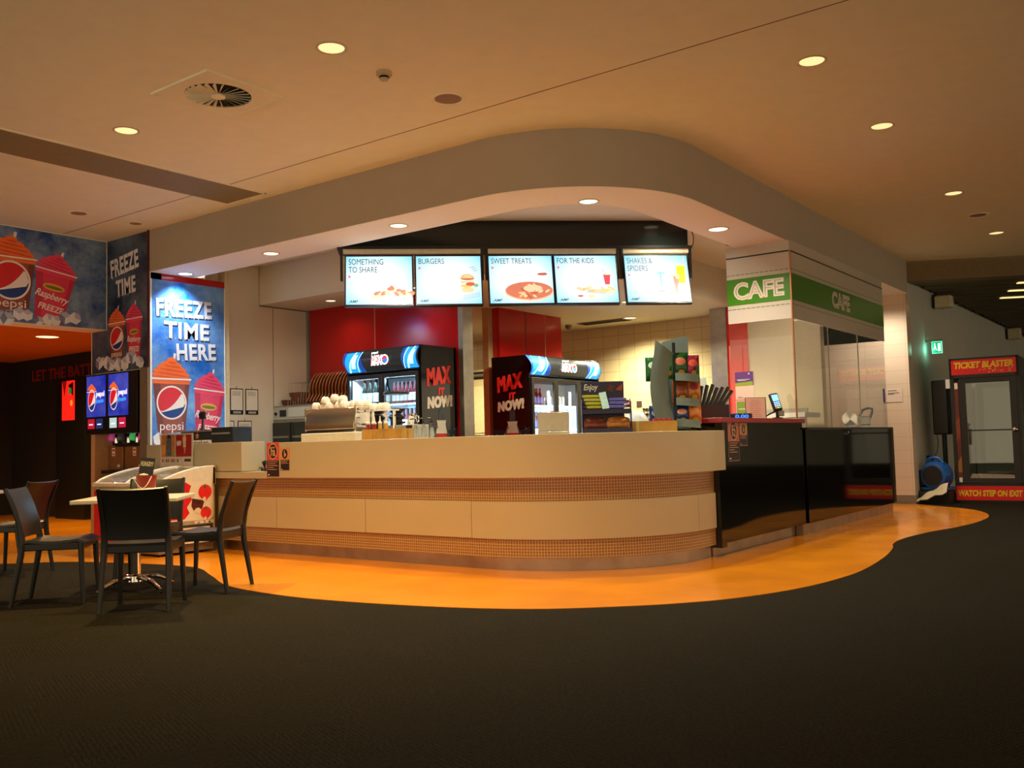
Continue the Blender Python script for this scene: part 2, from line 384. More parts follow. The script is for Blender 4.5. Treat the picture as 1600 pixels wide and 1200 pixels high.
# doorway to the arcade
mb = MB(); mb.box(-11.07, -10.72, -2, 6.17, 2.555, 3.66, plaster); mb.box(-11.07, -9.8, 6.17, 6.32, 2.03, 3.66, plaster); struct('wall_left_portal', mb)
mb = MB(); mb.box(-11.07, -10.98, 6.17, 6.9, 0, 2.04, tan_paint); mb.box(-10.16, -10.08, 6.32, 6.9, 0, 2.04, wall_cream); mb.box(-9.96, -9.8, 6.14, 6.19, 0, 2.04, M('grey_jamb', (120, 104, 86), .6))
mb.box(-11.07, -9.95, 6.9, 7.0, 0, 3.2, M('niche_wall', (112, 84, 58), .7)); struct('wall_niche', mb)
amber_c = M('arcade_ceiling', (196, 112, 36), .7)
struct('ceiling_arcade', MB().box(-24, -11.07, -4, 9.0, 2.75, 2.85, amber_c))
dk = M('arcade_dark_wall', (22, 15, 13), .7)
mb = MB(); mb.box(-24, -11.07, 8.2, 8.3, 0, 2.75, dk); mb.box(-17.5, -17.4, -4, 8.2, 0, 2.75, dk); mb.box(-11.1, -11.07, 6.9, 8.3, 0, 2.75, dk); struct('wall_arcade', mb)
struct('wall_left_far', MB().box(-24.1, -24, -7, 9, 0, 3.65, dk))

# ------------------------------------------------------------------ ceiling fittings
def downlight(x, y, z, label, group, col, ecol, es, power, r=.092, spot=150, lens_r=None, blend=.8):
    t = thing('ceiling_downlight', label, 'ceiling light', (x, y, z), 0, group)
    ob('trim_ring', MB().lathe([(r, -.0005), (r + .012, -.0005), (r + .012, -.004), (r, -.007), (r - .006, -.001)], M('lamp_ring', (206, 190, 160), .4), n=32), t)
    lm = M('lens_%s' % '_'.join(map(str, ecol)) + str(es), ecol, .4, emit=es, var=0)
    ob('lens', MB().lathe([(r - .004, -.0008), (r * .6, -.0025), (0, -.003)], lm, n=32), t)
    if power: lamp('lamp_light', 'SPOT', (0, 0, -.03), power, col, t, spot, blend, .06)
    return t
HG, SG, KG = 'hall downlights', 'counter soffit downlights', 'kitchen downlights'
for x, y, lb in ((-4.44, 4.10, 'cream round ceiling downlight beside the smoke detector'), (-6.87, 4.116, 'cream round ceiling downlight left of the square air vent')):
    downlight(x, y, 3.65, lb, HG, WARM, (255, 226, 160), 1.1, P_HALL, spot=112, blend=1)
for x, y, lb in ((-2.07, 6.376, 'nearest and largest of the four downlights in the right-hand row'), (-2.075, 8.13, 'second nearest of the four downlights in the right-hand row'),
                 (-2.09, 10.97, 'third downlight of the right-hand row, just before the ceiling speaker'), (-2.1, 13.58, 'farthest downlight of the right-hand row, near the dark beam')):
    downlight(x, y, 3.65, lb, HG, NEUT, (255, 226, 160), 1.1, P_RIGHT, spot=104, blend=1)
downlight(-7.98, 6.46, 3.155, 'lit soffit downlight nearest the big poster wall but one', SG, CREAM, (255, 244, 200), 2.0, P_SOFFIT, .085)
downlight(-6.10, 6.46, 3.155, 'lit soffit downlight above the leftmost menu screens', SG, CREAM, (255, 244, 200), 2.0, P_SOFFIT, .085)
downlight(-4.26, 6.93, 3.155, 'mint green tinged downlight at the middle of the curved soffit', SG, (.85, 1, .85), (190, 255, 226), 2.0, P_SOFFIT, .085)
downlight(-3.86, 8.75, 3.155, 'wide soffit downlight right of the menu screens, on the soffit rim', SG, CREAM, (255, 246, 214), 2.4, P_SOFFIT, .10)
downlight(-4.55, 8.95, 3.46, 'downlight partly hidden behind the soffit rim above the dark header box', SG, CREAM, (255, 240, 190), 1.6, P_SOFFIT * .3, .085)
downlight(-4.55, 10.45, 3.46, 'small downlight behind the soffit rim near the cafe glass', SG, CREAM, (255, 240, 190), 1.6, P_SOFFIT, .085)
downlight(-9.62, 6.52, 3.155, 'bluish white downlight glaring onto the top of the tall poster', SG, (.72, .88, 1), (226, 240, 255), 4, 120, .085, 120)
downlight(-7.12, 12.70, 2.95, 'kitchen downlight beside the ceiling grille', KG, (1, .88, .56), (255, 244, 200), 2.0, P_KITCHEN, .10)
for x, y in ((-6.3, 11.2), (-6.5, 9.9), (-9.6, 11.4)): downlight(x, y, 2.95, 'added round kitchen downlight, unseen behind the menu screens, above the fridges', KG, (1, .88, .56), (255, 244, 200), 2.0, P_KITCHEN, .09)  # unseen downlights added to brighten the kitchen
for x, y in ((-9.0, 8.24), (-7.6, 8.24)): downlight(x, y, 2.95, 'kitchen downlight above the red back wall', KG, (1, .8, .55), (255, 244, 200), 2.0, 12, .07)
downlight(-13.3, 6.75, 2.75, 'thin lit fitting on the amber arcade ceiling', 'arcade downlights', WARM, (255, 216, 150), 2.5, 420, .16, spot=160)
for x, y in ((-4.5, 11.8), (-3.86, 14.15)): downlight(x, y, 3.46 if y < 14 else 3.155, 'downlight above the cafe enclosure behind the green sign', 'cafe downlights', CREAM, (255, 240, 190), 1.6, 60 if y < 14 else 120, .085)

def speaker_disc(x, y, r, label):
    t = thing('ceiling_speaker', label, 'ceiling speaker', (x, y, 3.65), 0, 'round ceiling speakers')
    ob('rim', MB().lathe([(r + .012, 0), (r + .012, -.004), (r, -.008), (r - .004, -.004)], plaster, n=32), t)
    ob('grille', MB().lathe([(r - .003, -.003), (r * .5, -.006), (0, -.007)], M('speaker_grille', (150, 128, 108), .7, var=.2, scale=300, bump=.4), n=32), t)
speaker_disc(-4.446, 5.271, .125, 'round grey speaker grille on the ceiling beside the long joint line')
speaker_disc(-9.646, 5.228, .10, 'dim round speaker on the ceiling above the wide poster, the larger of two')
speaker_disc(-9.626, 5.884, .08, 'faint small round speaker tucked at the ceiling corner by the posters')
speaker_disc(-2.087, 12.293, .115, 'faint round speaker between the two farthest right-hand downlights')

t = thing('air_vent', 'square white ceiling vent with a round swirl of blades', 'air vent', (-5.665, 4.12, 3.65))
mb = MB(); h = .335
for a, b, c, d in ((-h, h, -h, -h + .02), (-h, h, h - .02, h), (-h, -h + .02, -h + .02, h - .02), (h - .02, h, -h + .02, h - .02)): mb.box(a, b, c, d, -.016, 0, plaster)
ring = arc((0, 0), .235, 0, 360, 48)[:-1]
sq = []
for x, y in ring:
    k = (h - .02) / max(abs(x), abs(y)); sq.append((x * k, y * k))
k = mb.m(plaster); i = mb.p([(x, y, -.010) for x, y in sq] + [(x, y, -.010) for x, y in ring] + [(x, y, -.0015) for x, y in ring])
for a in range(48):
    b = (a + 1) % 48; mb.face((i + a, i + b, i + 48 + b, i + 48 + a), k); mb.face((i + 48 + a, i + 48 + b, i + 96 + b, i + 96 + a), k)
ob('face_plate', mb, t)
ob('throat', MB().lathe([(.234, -.0015), (0, -.001)], M('vent_dark', (14, 12, 10), .9), n=32), t)
mb = MB()
for i in range(24):
    a = 2 * math.pi * i / 24; ca, sa = math.cos(a), math.sin(a)
    def q(r, w, z): return (ca * r - sa * w, sa * r + ca * w, z)
    mb.poly([q(.045, .004, -.004), q(.232, .018, -.0025), q(.232, -.004, -.022), q(.045, -.003, -.016)], plaster)
ob('swirl_blades', mb, t)
ob('hub', MB().lathe([(.05, -.004), (.05, -.022), (0, -.024)], plaster, n=24), t)
t = thing('smoke_detector', 'small round smoke detector on the ceiling', 'smoke detector', (-4.461, 4.606, 3.65))
ob('detector_base', MB().lathe([(.055, 0), (.055, -.02), (.045, -.032)], M('detector_plastic', (188, 172, 140), .5), n=24), t)
ob('sensor_cage', MB().lathe([(.034, -.032), (.036, -.042), (.03, -.046)], black, n=16), t)
ob('sensor_cap', MB().lathe([(.034, -.046), (.03, -.056), (0, -.06)], MATS['detector_plastic'], n=20), t)
t = thing('smoke_detector', 'small detector on the raised ceiling left of the cafe sign', 'smoke detector', (-4.6, 10.75, 3.46))
ob('detector_base', MB().lathe([(.06, 0), (.06, -.025), (.04, -.05), (0, -.055)], M('detector_tan', (176, 120, 70), .5), n=20), t)
t = thing('ceiling_grille', 'flat dark slotted grille on the kitchen ceiling', 'air vent', (-7.62, 12.75, 2.95))
mb = MB(); mb.box(-.42, .42, -.14, .14, -.012, 0, alu)
for i in range(6): mb.box(-.4, .4, -.12 + i * .042, -.10 + i * .042, -.018, -.012, black)
ob('grille', mb, t)
tag(ob('security_dome', MB().lathe([(.055, 0), (.055, -.03), (.04, -.06), (.02, -.07), (0, -.073)], M('dome_grey', (96, 84, 60), .4), n=20), loc=(-8.26, 12.7, 2.95)), 'small dome sensor on the kitchen ceiling beside the red panels', 'sensor')
for i, (a, lb) in enumerate(((.1, 'nearest linear light slot in the slatted corridor ceiling'), (1.0, 'middle linear light slot in the slatted corridor ceiling'), (2.0, 'farthest linear light slot in the slatted corridor ceiling'))):
    q = b0 + bn * (.37 + .84 * (i + 0) + .34) + bd * (1.85 + .15 * i)
    o = ob('linear_light', MB().box(0, 2.4, 0, .1, 0, .014, M('linear_glow', (255, 220, 150), .5, emit=1.3, var=0)), loc=(q.x, q.y, 3.342), rot=(0, 0, math.atan2(bd.y, bd.x)))
    tag(o, lb, 'ceiling light', 'corridor linear lights')
# ------------------------------------------------------------------ printed frozen drink graphics
globe_r = M('globe_red', (214, 22, 34), .4, var=0); globe_b = M('globe_blue', (10, 52, 130), .4, var=0)
def cup_gfx(parent, mw, cx, by, w, h, kind, tilt=0, lettering=True, emit=0):
    """one printed cup: tapered body, lid rim, swirled dome, straw, emblem and words; by = base height, h = body height"""
    e = dict(emit=emit, var=.05 if not emit else 0, scale=14, rough=.4); sfx = '_lit' if emit else ''
    if kind == 'cola': body, body2, dome, dome2 = M('cola_body' + sfx, (150, 74, 54), **e), M('cola_dark' + sfx, (118, 52, 40), **e), M('orange_ice' + sfx, (242, 112, 44), **e), M('orange_ice_dark' + sfx, (222, 84, 30), **e)
    else: body, body2, dome, dome2 = M('rasp_body' + sfx, (226, 56, 92), **e), M('rasp_dark' + sfx, (196, 34, 74), **e), M('pink_ice' + sfx, (236, 66, 104), **e), M('pink_ice_dark' + sfx, (206, 38, 84), **e)
    wm = M('print_white' + sfx, (240, 232, 228), .4, var=0, emit=emit)
    T = mw @ Matrix.Translation((cx, by, 0)) @ Matrix.Rotation(R(tilt), 4, 'Z')
    mb = MB(); b = .34 * w; tp = .5 * w
    mb.flat([(-b, 0), (b, 0), (tp, h), (-tp, h)], body, .001)
    mb.flat([(-b, 0), (-b * .55, 0), (-tp * .62, h), (-tp, h)], body2, .0013); mb.flat([(b * .7, 0), (b, 0), (tp, h), (tp * .75, h)], body2, .0013)
    mb.flat([(-tp * .98, h * .9), (tp * .98, h * .9), (tp * 1.02, h), (-tp * 1.02, h)], dome, .0015)
    dh = .31 * h; y = h * .98
    mb.flat([(.02 * w, y + dh * .75), (.08 * w, y + dh * .75), (.12 * w, y + dh * 1.32), (.06 * w, y + dh * 1.34)], wm, .0012)
    for i, (rw, yy) in enumerate(((.52, .12), (.48, .32), (.39, .53), (.27, .73), (.12, .92))):
        mb.ell(.0, y + dh * yy, rw * w, dh * .20, dome, .0017 + i * .0004, rot=-.10)
        mb.ell(.02 * w, y + dh * (yy - .09), rw * w * .86, dh * .055, dome2, .0019 + i * .0004, rot=-.10)
    mb.flat([(-tp * 1.06, h * .965), (tp * 1.06, h * .965), (tp * 1.06, h * .99), (-tp * 1.06, h * .99)], wm, .0045)
    if kind == 'cola':
        cy, r = h * .60, .40 * w; k = 1.0 if not lettering == 'tall' else 1.6
        mb.ell(0, cy, r, r * k, wm, .003, n=40); r *= .9
        mb.ell(0, cy, r, r * k, globe_r if not emit else M('globe_red_lit', (214, 22, 34), .4, var=0, emit=emit), .0035, n=40)
        n = 14; up = []; lo = []
        for i in range(n + 1):
            u = -1 + 2 * i / n; x = r * u; edge = math.sqrt(max(0, 1 - u * u)) * r * k
            t = (u + 1) / 2
            yu = r * k * (-.62 + .25 * t + 1.45 * t ** 2.4); yl = r * k * (-.68 + .55 * t ** 1.3 * (1 - .2 * t))
            up.append((x, cy + max(-edge, min(edge, yu)))); lo.append((x, cy + max(-edge, min(edge, yl))))
        mb.flat(lo + up[::-1], wm, .0039)
        bot = [(r * math.cos(R(180 + 180 * i / n)), cy + r * k * math.sin(R(180 + 180 * i / n))) for i in range(n + 1)]
        mb.flat(bot + lo[::-1], globe_b if not emit else M('globe_blue_lit', (10, 52, 130), .4, var=0, emit=emit), .0037)
    o = ob('printed_cup', mb, parent, mw=T, flatgfx=True)
    if lettering is True:
        if kind == 'cola':
            text('lettering', 'pepsi', w * .62, h * .17, wm, parent, T, -w * .31, h * .12, .004, 0)
            text('lettering', 'FREEZE', w * .56, h * .10, M('ice_blue_print', (110, 170, 214), .4, var=0), parent, T, -w * .28, -h * .01, .004, .03, .1, rot=.12)
        else:
            MBy = MB().ell(0, h * .66, w * .27, h * .07, M('label_gold', (222, 176, 52), .4, var=0), .003).ell(0, h * .655, w * .23, h * .03, M('label_green', (120, 110, 30), .4, var=0), .0034)
            ob('printed_badge', MBy, parent, mw=T, flatgfx=True)
            text('lettering', 'Raspberry', w * .84, h * .18, wm, parent, T, -w * .43, h * .40, .004, .015, .35, rot=-.08)
            text('lettering', 'FREEZE', w * .62, h * .12, wm, parent, T, -w * .30, h * .20, .004, .02, .1, rot=-.05)
    return o
def ice_gfx(parent, mw, x0, x1, y, s, n, seed):
    rnd = random.Random(seed); mb = MB(); a, b, c = M('ice_white', (226, 226, 232), .4, var=.05), M('ice_shade', (176, 182, 204), .4, var=.05), M('ice_deep', (120, 126, 160), .4)
    for i in range(n):
        cx = x0 + (x1 - x0) * (i + .5) / n + rnd.uniform(-.2, .2) * s; cy = y + rnd.uniform(-.1, .5) * s; q = s * rnd.uniform(.7, 1.1); t = rnd.uniform(-.5, .5); z = .005 + .0006 * i
        pts = [(cx + q * .6 * math.cos(t + k * math.pi / 3), cy + q * .6 * math.sin(t + k * math.pi / 3)) for k in range(6)]
        mb.flat(pts, a, z); mb.flat([(cx, cy), pts[0], pts[1], pts[2]], b, z + .0003); mb.flat([(cx, cy), pts[2], pts[3], pts[4]], c if i % 3 == 0 else a, z + .0003)
    return ob('printed_ice', mb, parent, mw=mw, flatgfx=True)
def frost_words(parent, mw, words, seed=1):
    """thick lettering with icicles hanging from it and a dark drop shadow; words = (string, x, y, w, h, rot)"""
    rnd = random.Random(seed); wm = M('frost_letter', (232, 232, 238), .45, var=.08, scale=40); sh = M('frost_shadow', (20, 44, 84), .5, var=0)
    for s, x, y, w, h, r in words:
        o = text('lettering', s, w, h, wm, parent, mw, x, y, .004, .034, 0, r, space=1.08)
        text('lettering_shadow', s, w, h, sh, parent, mw, x + .05 * h, y - .06 * h, .002, .036, 0, r, space=1.08)
        bm = bmesh.new(); bm.from_mesh(o.data)                        # icicles hang from the letters, in the same print
        for i in range(int(len(s) * 2.6)):
            u = (i + rnd.uniform(.2, .8)) / (len(s) * 2.6) * w; l = h * rnd.uniform(.06, .18)
            bm.faces.new([bm.verts.new(q) for q in ((u - h * .03, .03 * h, .0007), (u, .03 * h - l, .0007), (u + h * .03, .03 * h, .0007))])
        bm.to_mesh(o.data); bm.free()
ice_bg = ICY('icy_blue_print', (8, 62, 138), (150, 178, 206), 2.2); ice_bg2 = ICY('icy_dark_print', (8, 30, 66), (110, 130, 150), 2.0); ice_bg3 = ICY('icy_bright_print', (8, 98, 200), (140, 190, 232), 1.7, rough=.3)

# wide poster over the arcade doorway (faces +X)
t = thing('frozen_drink_poster', 'wide frosty blue poster of two slushy cups above the dark doorway', 'poster', (-10.717, 3.4, 2.56))
mw = FX(0, 0, 0)
ob('poster_sheet', MB().box(0, 2.76, 0, 1.08, -.002, 0, ice_bg), t, mw=mw)
cup_gfx(t, mw, 1.62, .05, .56, .70, 'cola', 0); cup_gfx(t, mw, 2.05, .05, .48, .60, 'raspberry', -9)
ice_gfx(t, mw, .9, 2.4, .04, .13, 14, 3)
# narrow dim poster on the bulkhead (faces -Y)
t = thing('frozen_drink_poster', 'narrow dark blue slushy poster on the bulkhead left of the tall lit one', 'poster', (-11.05, 6.167, 2.035))
mw = FY(0, 0, 0)
ob('poster_sheet', MB().flat([(0, 0), (1.22, 0), (1.22, 1.61), (.34, 1.61), (.34, .52), (0, .52)], ice_bg2, 0), t, mw=mw)
frost_words(t, mw, (('FREEZE', .44, 1.14, .60, .22, .12), ('TIME', .55, .90, .42, .20, .06)), 2)
cup_gfx(t, mw, .56, .1, .36, .50, 'cola', 0); cup_gfx(t, mw, .93, .12, .34, .50, 'raspberry', 0)
ice_gfx(t, mw, .12, 1.15, .08, .14, 12, 5)
struct('trim_6', MB().box(-9.825, -9.803, 6.15, 6.19, 2.03, 3.65, M('thin_red_edge', (84, 18, 16), .4)))
# tall bright poster on the end wall (faces +X)
t = thing('frozen_drink_poster', 'tall bright blue slushy poster on the end wall behind the counter', 'poster', (-9.797, 6.19, 1.13))
mw = FX(0, 0, 0)
ob('poster_sheet', MB().box(0, 1.0, 0, 1.95, -.002, 0, ice_bg3), t, mw=mw)
frost_words(t, mw, (('FREEZE', .06, 1.52, .76, .21, .03), ('TIME', .16, 1.27, .62, .20, .0), ('HERE', .33, 1.01, .55, .20, .05)), 4)
cup_gfx(t, mw, .26, .06, .50, .74, 'cola', 0); cup_gfx(t, mw, .73, .04, .43, .64, 'raspberry', -5)
ice_gfx(t, mw, .02, .55, .05, .13, 8, 9)
ob('poster_frame', MB().box(-.022, 0, 0, 1.95, -.001, .006, white).box(1.0, 1.012, 0, 1.95, -.001, .006, white), t, mw=mw)

# ------------------------------------------------------------------ overhead menu
BM = Matrix.Translation((-6.255, 7.767, 0)) @ Matrix.Rotation(R(42.8), 4, 'Z')
t = bpy.data.objects.new('menu_header_box', None); COL.objects.link(t); t.matrix_world = BM
tag(t, 'glossy black header box spanning above the lit menu screens', 'header box')
ob('header_panel', MB().box(-1.41, 2.385, 0, .25, 3.165, 3.46, M('header_black', (20, 26, 24), .12, var=0)), t)
ob('bottom_rail', MB().box(-1.43, 2.40, -.10, .25, 3.135, 3.165, black), t)
ob('hanging_cable', MB().tube([(2.40, .02, 3.40), (2.43, .0, 3.36), (2.45, -.01, 3.28), (2.44, -.02, 3.2), (2.42, -.02, 3.16)], .006, black), t)
SCR = bpy.data.materials.new('screen_white_glow'); SCR.use_nodes = True; _nt = SCR.node_tree; _b = _nt.nodes['Principled BSDF']
_b.inputs['Base Color'].default_value = (0, 0, 0, 1); _b.inputs['Emission Strength'].default_value = 1.6; _b.inputs['Roughness'].default_value = .3
_tc = _nt.nodes.new('ShaderNodeTexCoord'); _mp = _nt.nodes.new('ShaderNodeVectorMath'); _mp.operation = 'DISTANCE'; _mp.inputs[1].default_value = (.5, .48, .5)
_rp = _nt.nodes.new('ShaderNodeValToRGB'); _rp.color_ramp.elements[0].position = .42; _rp.color_ramp.elements[1].position = .86
_rp.color_ramp.elements[0].color = (1, 1, 1, 1); _rp.color_ramp.elements[1].color = (*lin((120, 190, 216)), 1)
_nt.links.new(_tc.outputs['Generated'], _mp.inputs[0]); _nt.links.new(_mp.outputs['Value'], _rp.inputs[0]); _nt.links.new(_rp.outputs[0], _b.inputs['Emission Color'])
txt_m = M('menu_lettering', (40, 64, 72), .5, emit=.5, ecol=(70, 104, 112), var=0); pink_m = M('menu_pink', (240, 110, 130), .5, emit=1, var=0)
def EM(n, c, e=1.0): return M(n, c, .5, emit=e * (.6 if n[:4] == 'food' else 1), var=.0)
def food(kind, mb):
    tan, red, brn, org, yel, grn, blu, pnk, crm = EM('food_tan', (255, 232, 186)), EM('food_red', (226, 112, 98)), EM('food_brown', (200, 120, 92)), EM('food_orange', (255, 214, 150)), EM('food_yellow', (255, 226, 130)), EM('food_green', (150, 214, 150)), EM('food_blue', (120, 205, 235)), EM('food_pink', (250, 130, 140)), EM('food_cream', (255, 240, 200))
    rnd = random.Random(kind); soft = 1
    if kind == 'wings':
        mb.flat([(.26, .05), (.7, .05), (.7, .085), (.265, .12)], tan, .001)
        for i in range(17): mb.ell(.33 + .023 * i, .12 + rnd.uniform(0, .10) * (1 - abs(i - 8) / 10), .032, .02, (red, brn, org)[i % 3], .002 + i * .0002, rot=rnd.uniform(-1, 1))
        mb.ell(.66, .11, .032, .028, grn, .007); mb.ell(.66, .11, .024, .02, crm, .0075)
    elif kind == 'burger':
        mb.ell(.55, .30, .075, .055, org, .002, 0, 180); mb.ell(.55, .30, .075, .02, brn, .0018); mb.ell(.56, .33, .045, .02, tan, .003)
        mb.flat([(.47, .27), (.63, .28), (.62, .25), (.48, .24)], crm, .002); mb.ell(.58, .235, .05, .02, red, .0025); mb.ell(.54, .215, .07, .018, yel, .0024); mb.ell(.64, .22, .025, .02, grn, .003)
        mb.ell(.55, .17, .07, .035, tan, .002)
        for i in range(3): mb.flat([(.5, .06 + i * .02), (.68, .10 + i * .018), (.68, .103 + i * .018), (.5, .063 + i * .02)], txt_m, .0015)
        for i in range(3): mb.flat([(.58 + .02 * i, .42 - .02 * i), (.63 + .015 * i, .435 - .02 * i), (.63 + .015 * i, .44 - .02 * i), (.58 + .02 * i, .425 - .02 * i)], txt_m, .0015)
    elif kind == 'pizza':
        mb.ell(.43, .15, .26, .11, tan, .001, n=40); mb.ell(.43, .158, .25, .10, EM('food_pizza_red', (232, 140, 116)), .0014, n=40)
        for i in range(40):
            a, q = rnd.uniform(0, 6.28), rnd.uniform(0, .9); mb.ell(.43 + .24 * q * math.cos(a), .158 + .09 * q * math.sin(a), .028, .012, (red, brn, crm, org)[i % 4], .002 + i * .0001, rot=rnd.uniform(-1, 1))
        mb.ell(.47, .18, .10, .04, crm, .0065); mb.flat([(.427, .04), (.433, .04), (.5, .16), (.49, .16)], brn, .007); mb.ell(.58, .345, .055, .016, red, .002); mb.ell(.60, .35, .03, .012, brn, .0025)
    elif kind == 'kids':
        mb.flat([(.33, .13), (.60, .10), (.66, .16), (.36, .17)], EM('food_tray', (216, 226, 214)), .001)
        for i in range(12): mb.ell(.50 + .012 * i, .14 + rnd.uniform(0, .05), .026, .008, (yel, org)[i % 2], .002 + i * .0002, rot=rnd.uniform(-1, 1))
        for i in range(7): mb.ell(.26 + .03 * i, .15 + rnd.uniform(-.02, .04), .03, .016, (tan, crm, org)[i % 3], .002 + i * .0002)
        mb.ell(.27, .09, .03, .012, red, .002); mb.ell(.39, .085, .04, .02, crm, .002)
        mb.flat([(.545, .22), (.595, .22), (.61, .34), (.53, .34)], EM('food_drink_red', (236, 80, 100)), .002); mb.ell(.57, .34, .04, .01, crm, .0025); mb.flat([(.55, .35), (.556, .35), (.52, .42), (.515, .42)], red, .002)
    else:
        mb.flat([(.36, .14), (.44, .14), (.45, .36), (.35, .36)], EM('food_glass_aqua', (214, 240, 246)), .001); mb.ell(.40, .35, .05, .012, blu, .002); mb.flat([(.39, .18), (.405, .18), (.41, .35), (.385, .35)], blu, .0015); mb.ell(.40, .14, .045, .01, pnk, .0015)
        mb.ell(.56, .10, .09, .04, blu, .0015); mb.ell(.56, .12, .075, .02, pnk, .0018); mb.flat([(.55, .12), (.57, .12), (.60, .33), (.53, .33)], EM('food_shake_coral', (238, 120, 110)), .002); mb.flat([(.57, .28), (.60, .28), (.60, .33), (.50, .34), (.50, .32), (.56, .31)], org, .0022)
        mb.flat([(.585, .23), (.665, .23), (.675, .44), (.575, .44)], EM('food_spider_amber', (255, 176, 30)), .0012); mb.ell(.625, .44, .052, .012, org, .0014); mb.flat([(.6, .17), (.68, .185), (.68, .195), (.6, .18)], grn, .0015); mb.flat([(.655, .44), (.66, .44), (.668, .54), (.664, .54)], red, .001)
    return mb
SCREENS = ((-1.351, -.638, 'SOMETHING\nTO SHARE', 'wings', 'leftmost lit menu screen, reading something to share, with chicken wings', .36),
           (-.622, .087, 'BURGERS', 'burger', 'second menu screen from the left, headed burgers', .27),
           (.148, .852, 'SWEET TREATS', 'pizza', 'middle menu screen, headed sweet treats, with a pizza', .43),
           (.856, 1.550, 'FOR THE KIDS', 'kids', 'fourth menu screen from the left, headed for the kids', .40),
           (1.620, 2.342, 'SHAKES &\nSPIDERS', 'shakes', 'rightmost menu screen, headed shakes and spiders', .28))
for x0, x1, s, kd, lb, tw in SCREENS:
    w = x1 - x0; t = bpy.data.objects.new('menu_screen', None); COL.objects.link(t)
    t.matrix_world = BM @ Matrix.Translation((x0, -.10, 3.065)) @ Matrix.Rotation(R(-14), 4, 'X'); tag(t, lb, 'menu screen', 'row of lit menu screens')
    hh = .575; mw = FY(0, -.005, -hh)
    ob('bezel', MB().box(0, w, 0, .05, -hh, 0, black), t, bevel=.004)
    ob('display', MB().box(.014, w - .014, .016, hh - .016, .0, .002, SCR), t, mw=mw)
    two = '\n' in s
    text('heading', s, tw, .155 if two else .062, txt_m, t, mw, .04, hh - (.20 if two else .105), .004, -.012 if False else 0, lines=.95)
    ob('pointer', MB().flat([(.04, hh - .27), (.04, hh - .225), (.068, hh - .247)] if two else [(.04, hh - .175), (.04, hh - .13), (.068, hh - .152)], pink_m, .004), t, mw=mw, flatgfx=True)
    text('logo', 'AMF', .10, .028, txt_m, t, mw, .045, .035, .004, .02, .3)
    ob('food_picture', food(kd, MB()), t, mw=mw @ Matrix.Translation((0, 0, .003)), flatgfx=True)
for a, b, lb in ((-1.40, .11, 'left'), (.13, 1.585, 'middle'), (1.60, 2.39, 'right')):
    t = bpy.data.objects.new('menu_bracket', None); COL.objects.link(t); t.matrix_world = BM
    tag(t, {'left': 'black hanging bracket and pale rail over the two leftmost menu screens', 'middle': 'black hanging bracket and pale rail over the middle pair of menu screens', 'right': 'black hanging bracket and pale rail over the single rightmost screen'}[lb], 'bracket', 'menu screen brackets')
    ob('top_rail', MB().box(a + .03, b - .03, -.09, -.05, 3.085, 3.135, M('pale_rail', (206, 196, 170), .35, .3)), t)
    for x in (a, b - .025): ob('hanger_arm', MB().box(x, x + .025, -.10, -.04, 2.80, 3.14, black), t)

# ------------------------------------------------------------------ counters
CC = (-4.95, 7.58)
def cpath(r, xl=-8.52, ye=7.75, n=26): return [(xl, CC[1] - r)] + arc(CC, r, -90, 0, n) + ([(CC[0] + r, ye)] if ye > CC[1] else [])
def cring(r0, r1, **k): return cpath(r0, **k) + cpath(r1, **k)[::-1]
t = thing('service_counter', 'long curved cream counter with amber mosaic bands', 'counter', (0, 0, 0))
ob('raised_front', MB().prism(cring(1.475, .50, xl=-7.64, ye=7.84), .768, 1.12, white_solid), t, bevel=.004)
ob('low_counter_top', MB().prism([(-8.52, 6.105), (-7.642, 6.105), (-7.642, 7.0), (-8.52, 7.0)], .762, .83, white_solid), t, bevel=.003)
ob('mosaic_front', MB().prism(cring(1.395, .52), .112, .766, mosaic, uv=True), t)
ob('kick_plate', MB().prism(cring(1.345, .6), .0045, .112, kick_m), t)
cuts = [(-8.52, -7.573), (-7.567, -6.313), (-6.307, -5.048)]
for a, b in cuts: ob('front_panel', MB().box(a, b, CC[1] - 1.412, CC[1] - 1.394, .265, .572, white_solid), t, bevel=.002)
po = [(-5.042, CC[1] - 1.412)] + arc(CC, 1.412, -90, -7, 26); pi_ = [(-5.042, CC[1] - 1.394)] + arc(CC, 1.394, -90, -7, 26)
ob('front_panel', MB().prism(po + pi_[::-1], .265, .572, white_solid), t)
po = arc(CC, 1.412, -6.8, 0, 4) + [(CC[0] + 1.412, 7.74)]; pi_ = arc(CC, 1.394, -6.8, 0, 4) + [(CC[0] + 1.394, 7.74)]
ob('front_panel', MB().prism(po + pi_[::-1], .265, .572, white_solid), t)
tag(ob('counter_riser', MB().box(-9.79, -8.06, 6.12, 6.42, .835, 1.14, white_solid).box(-9.79, -8.53, 6.2, 6.9, 0, .83, white_solid), bevel=.003), 'cream block on the low counter below the tall poster', 'counter block')

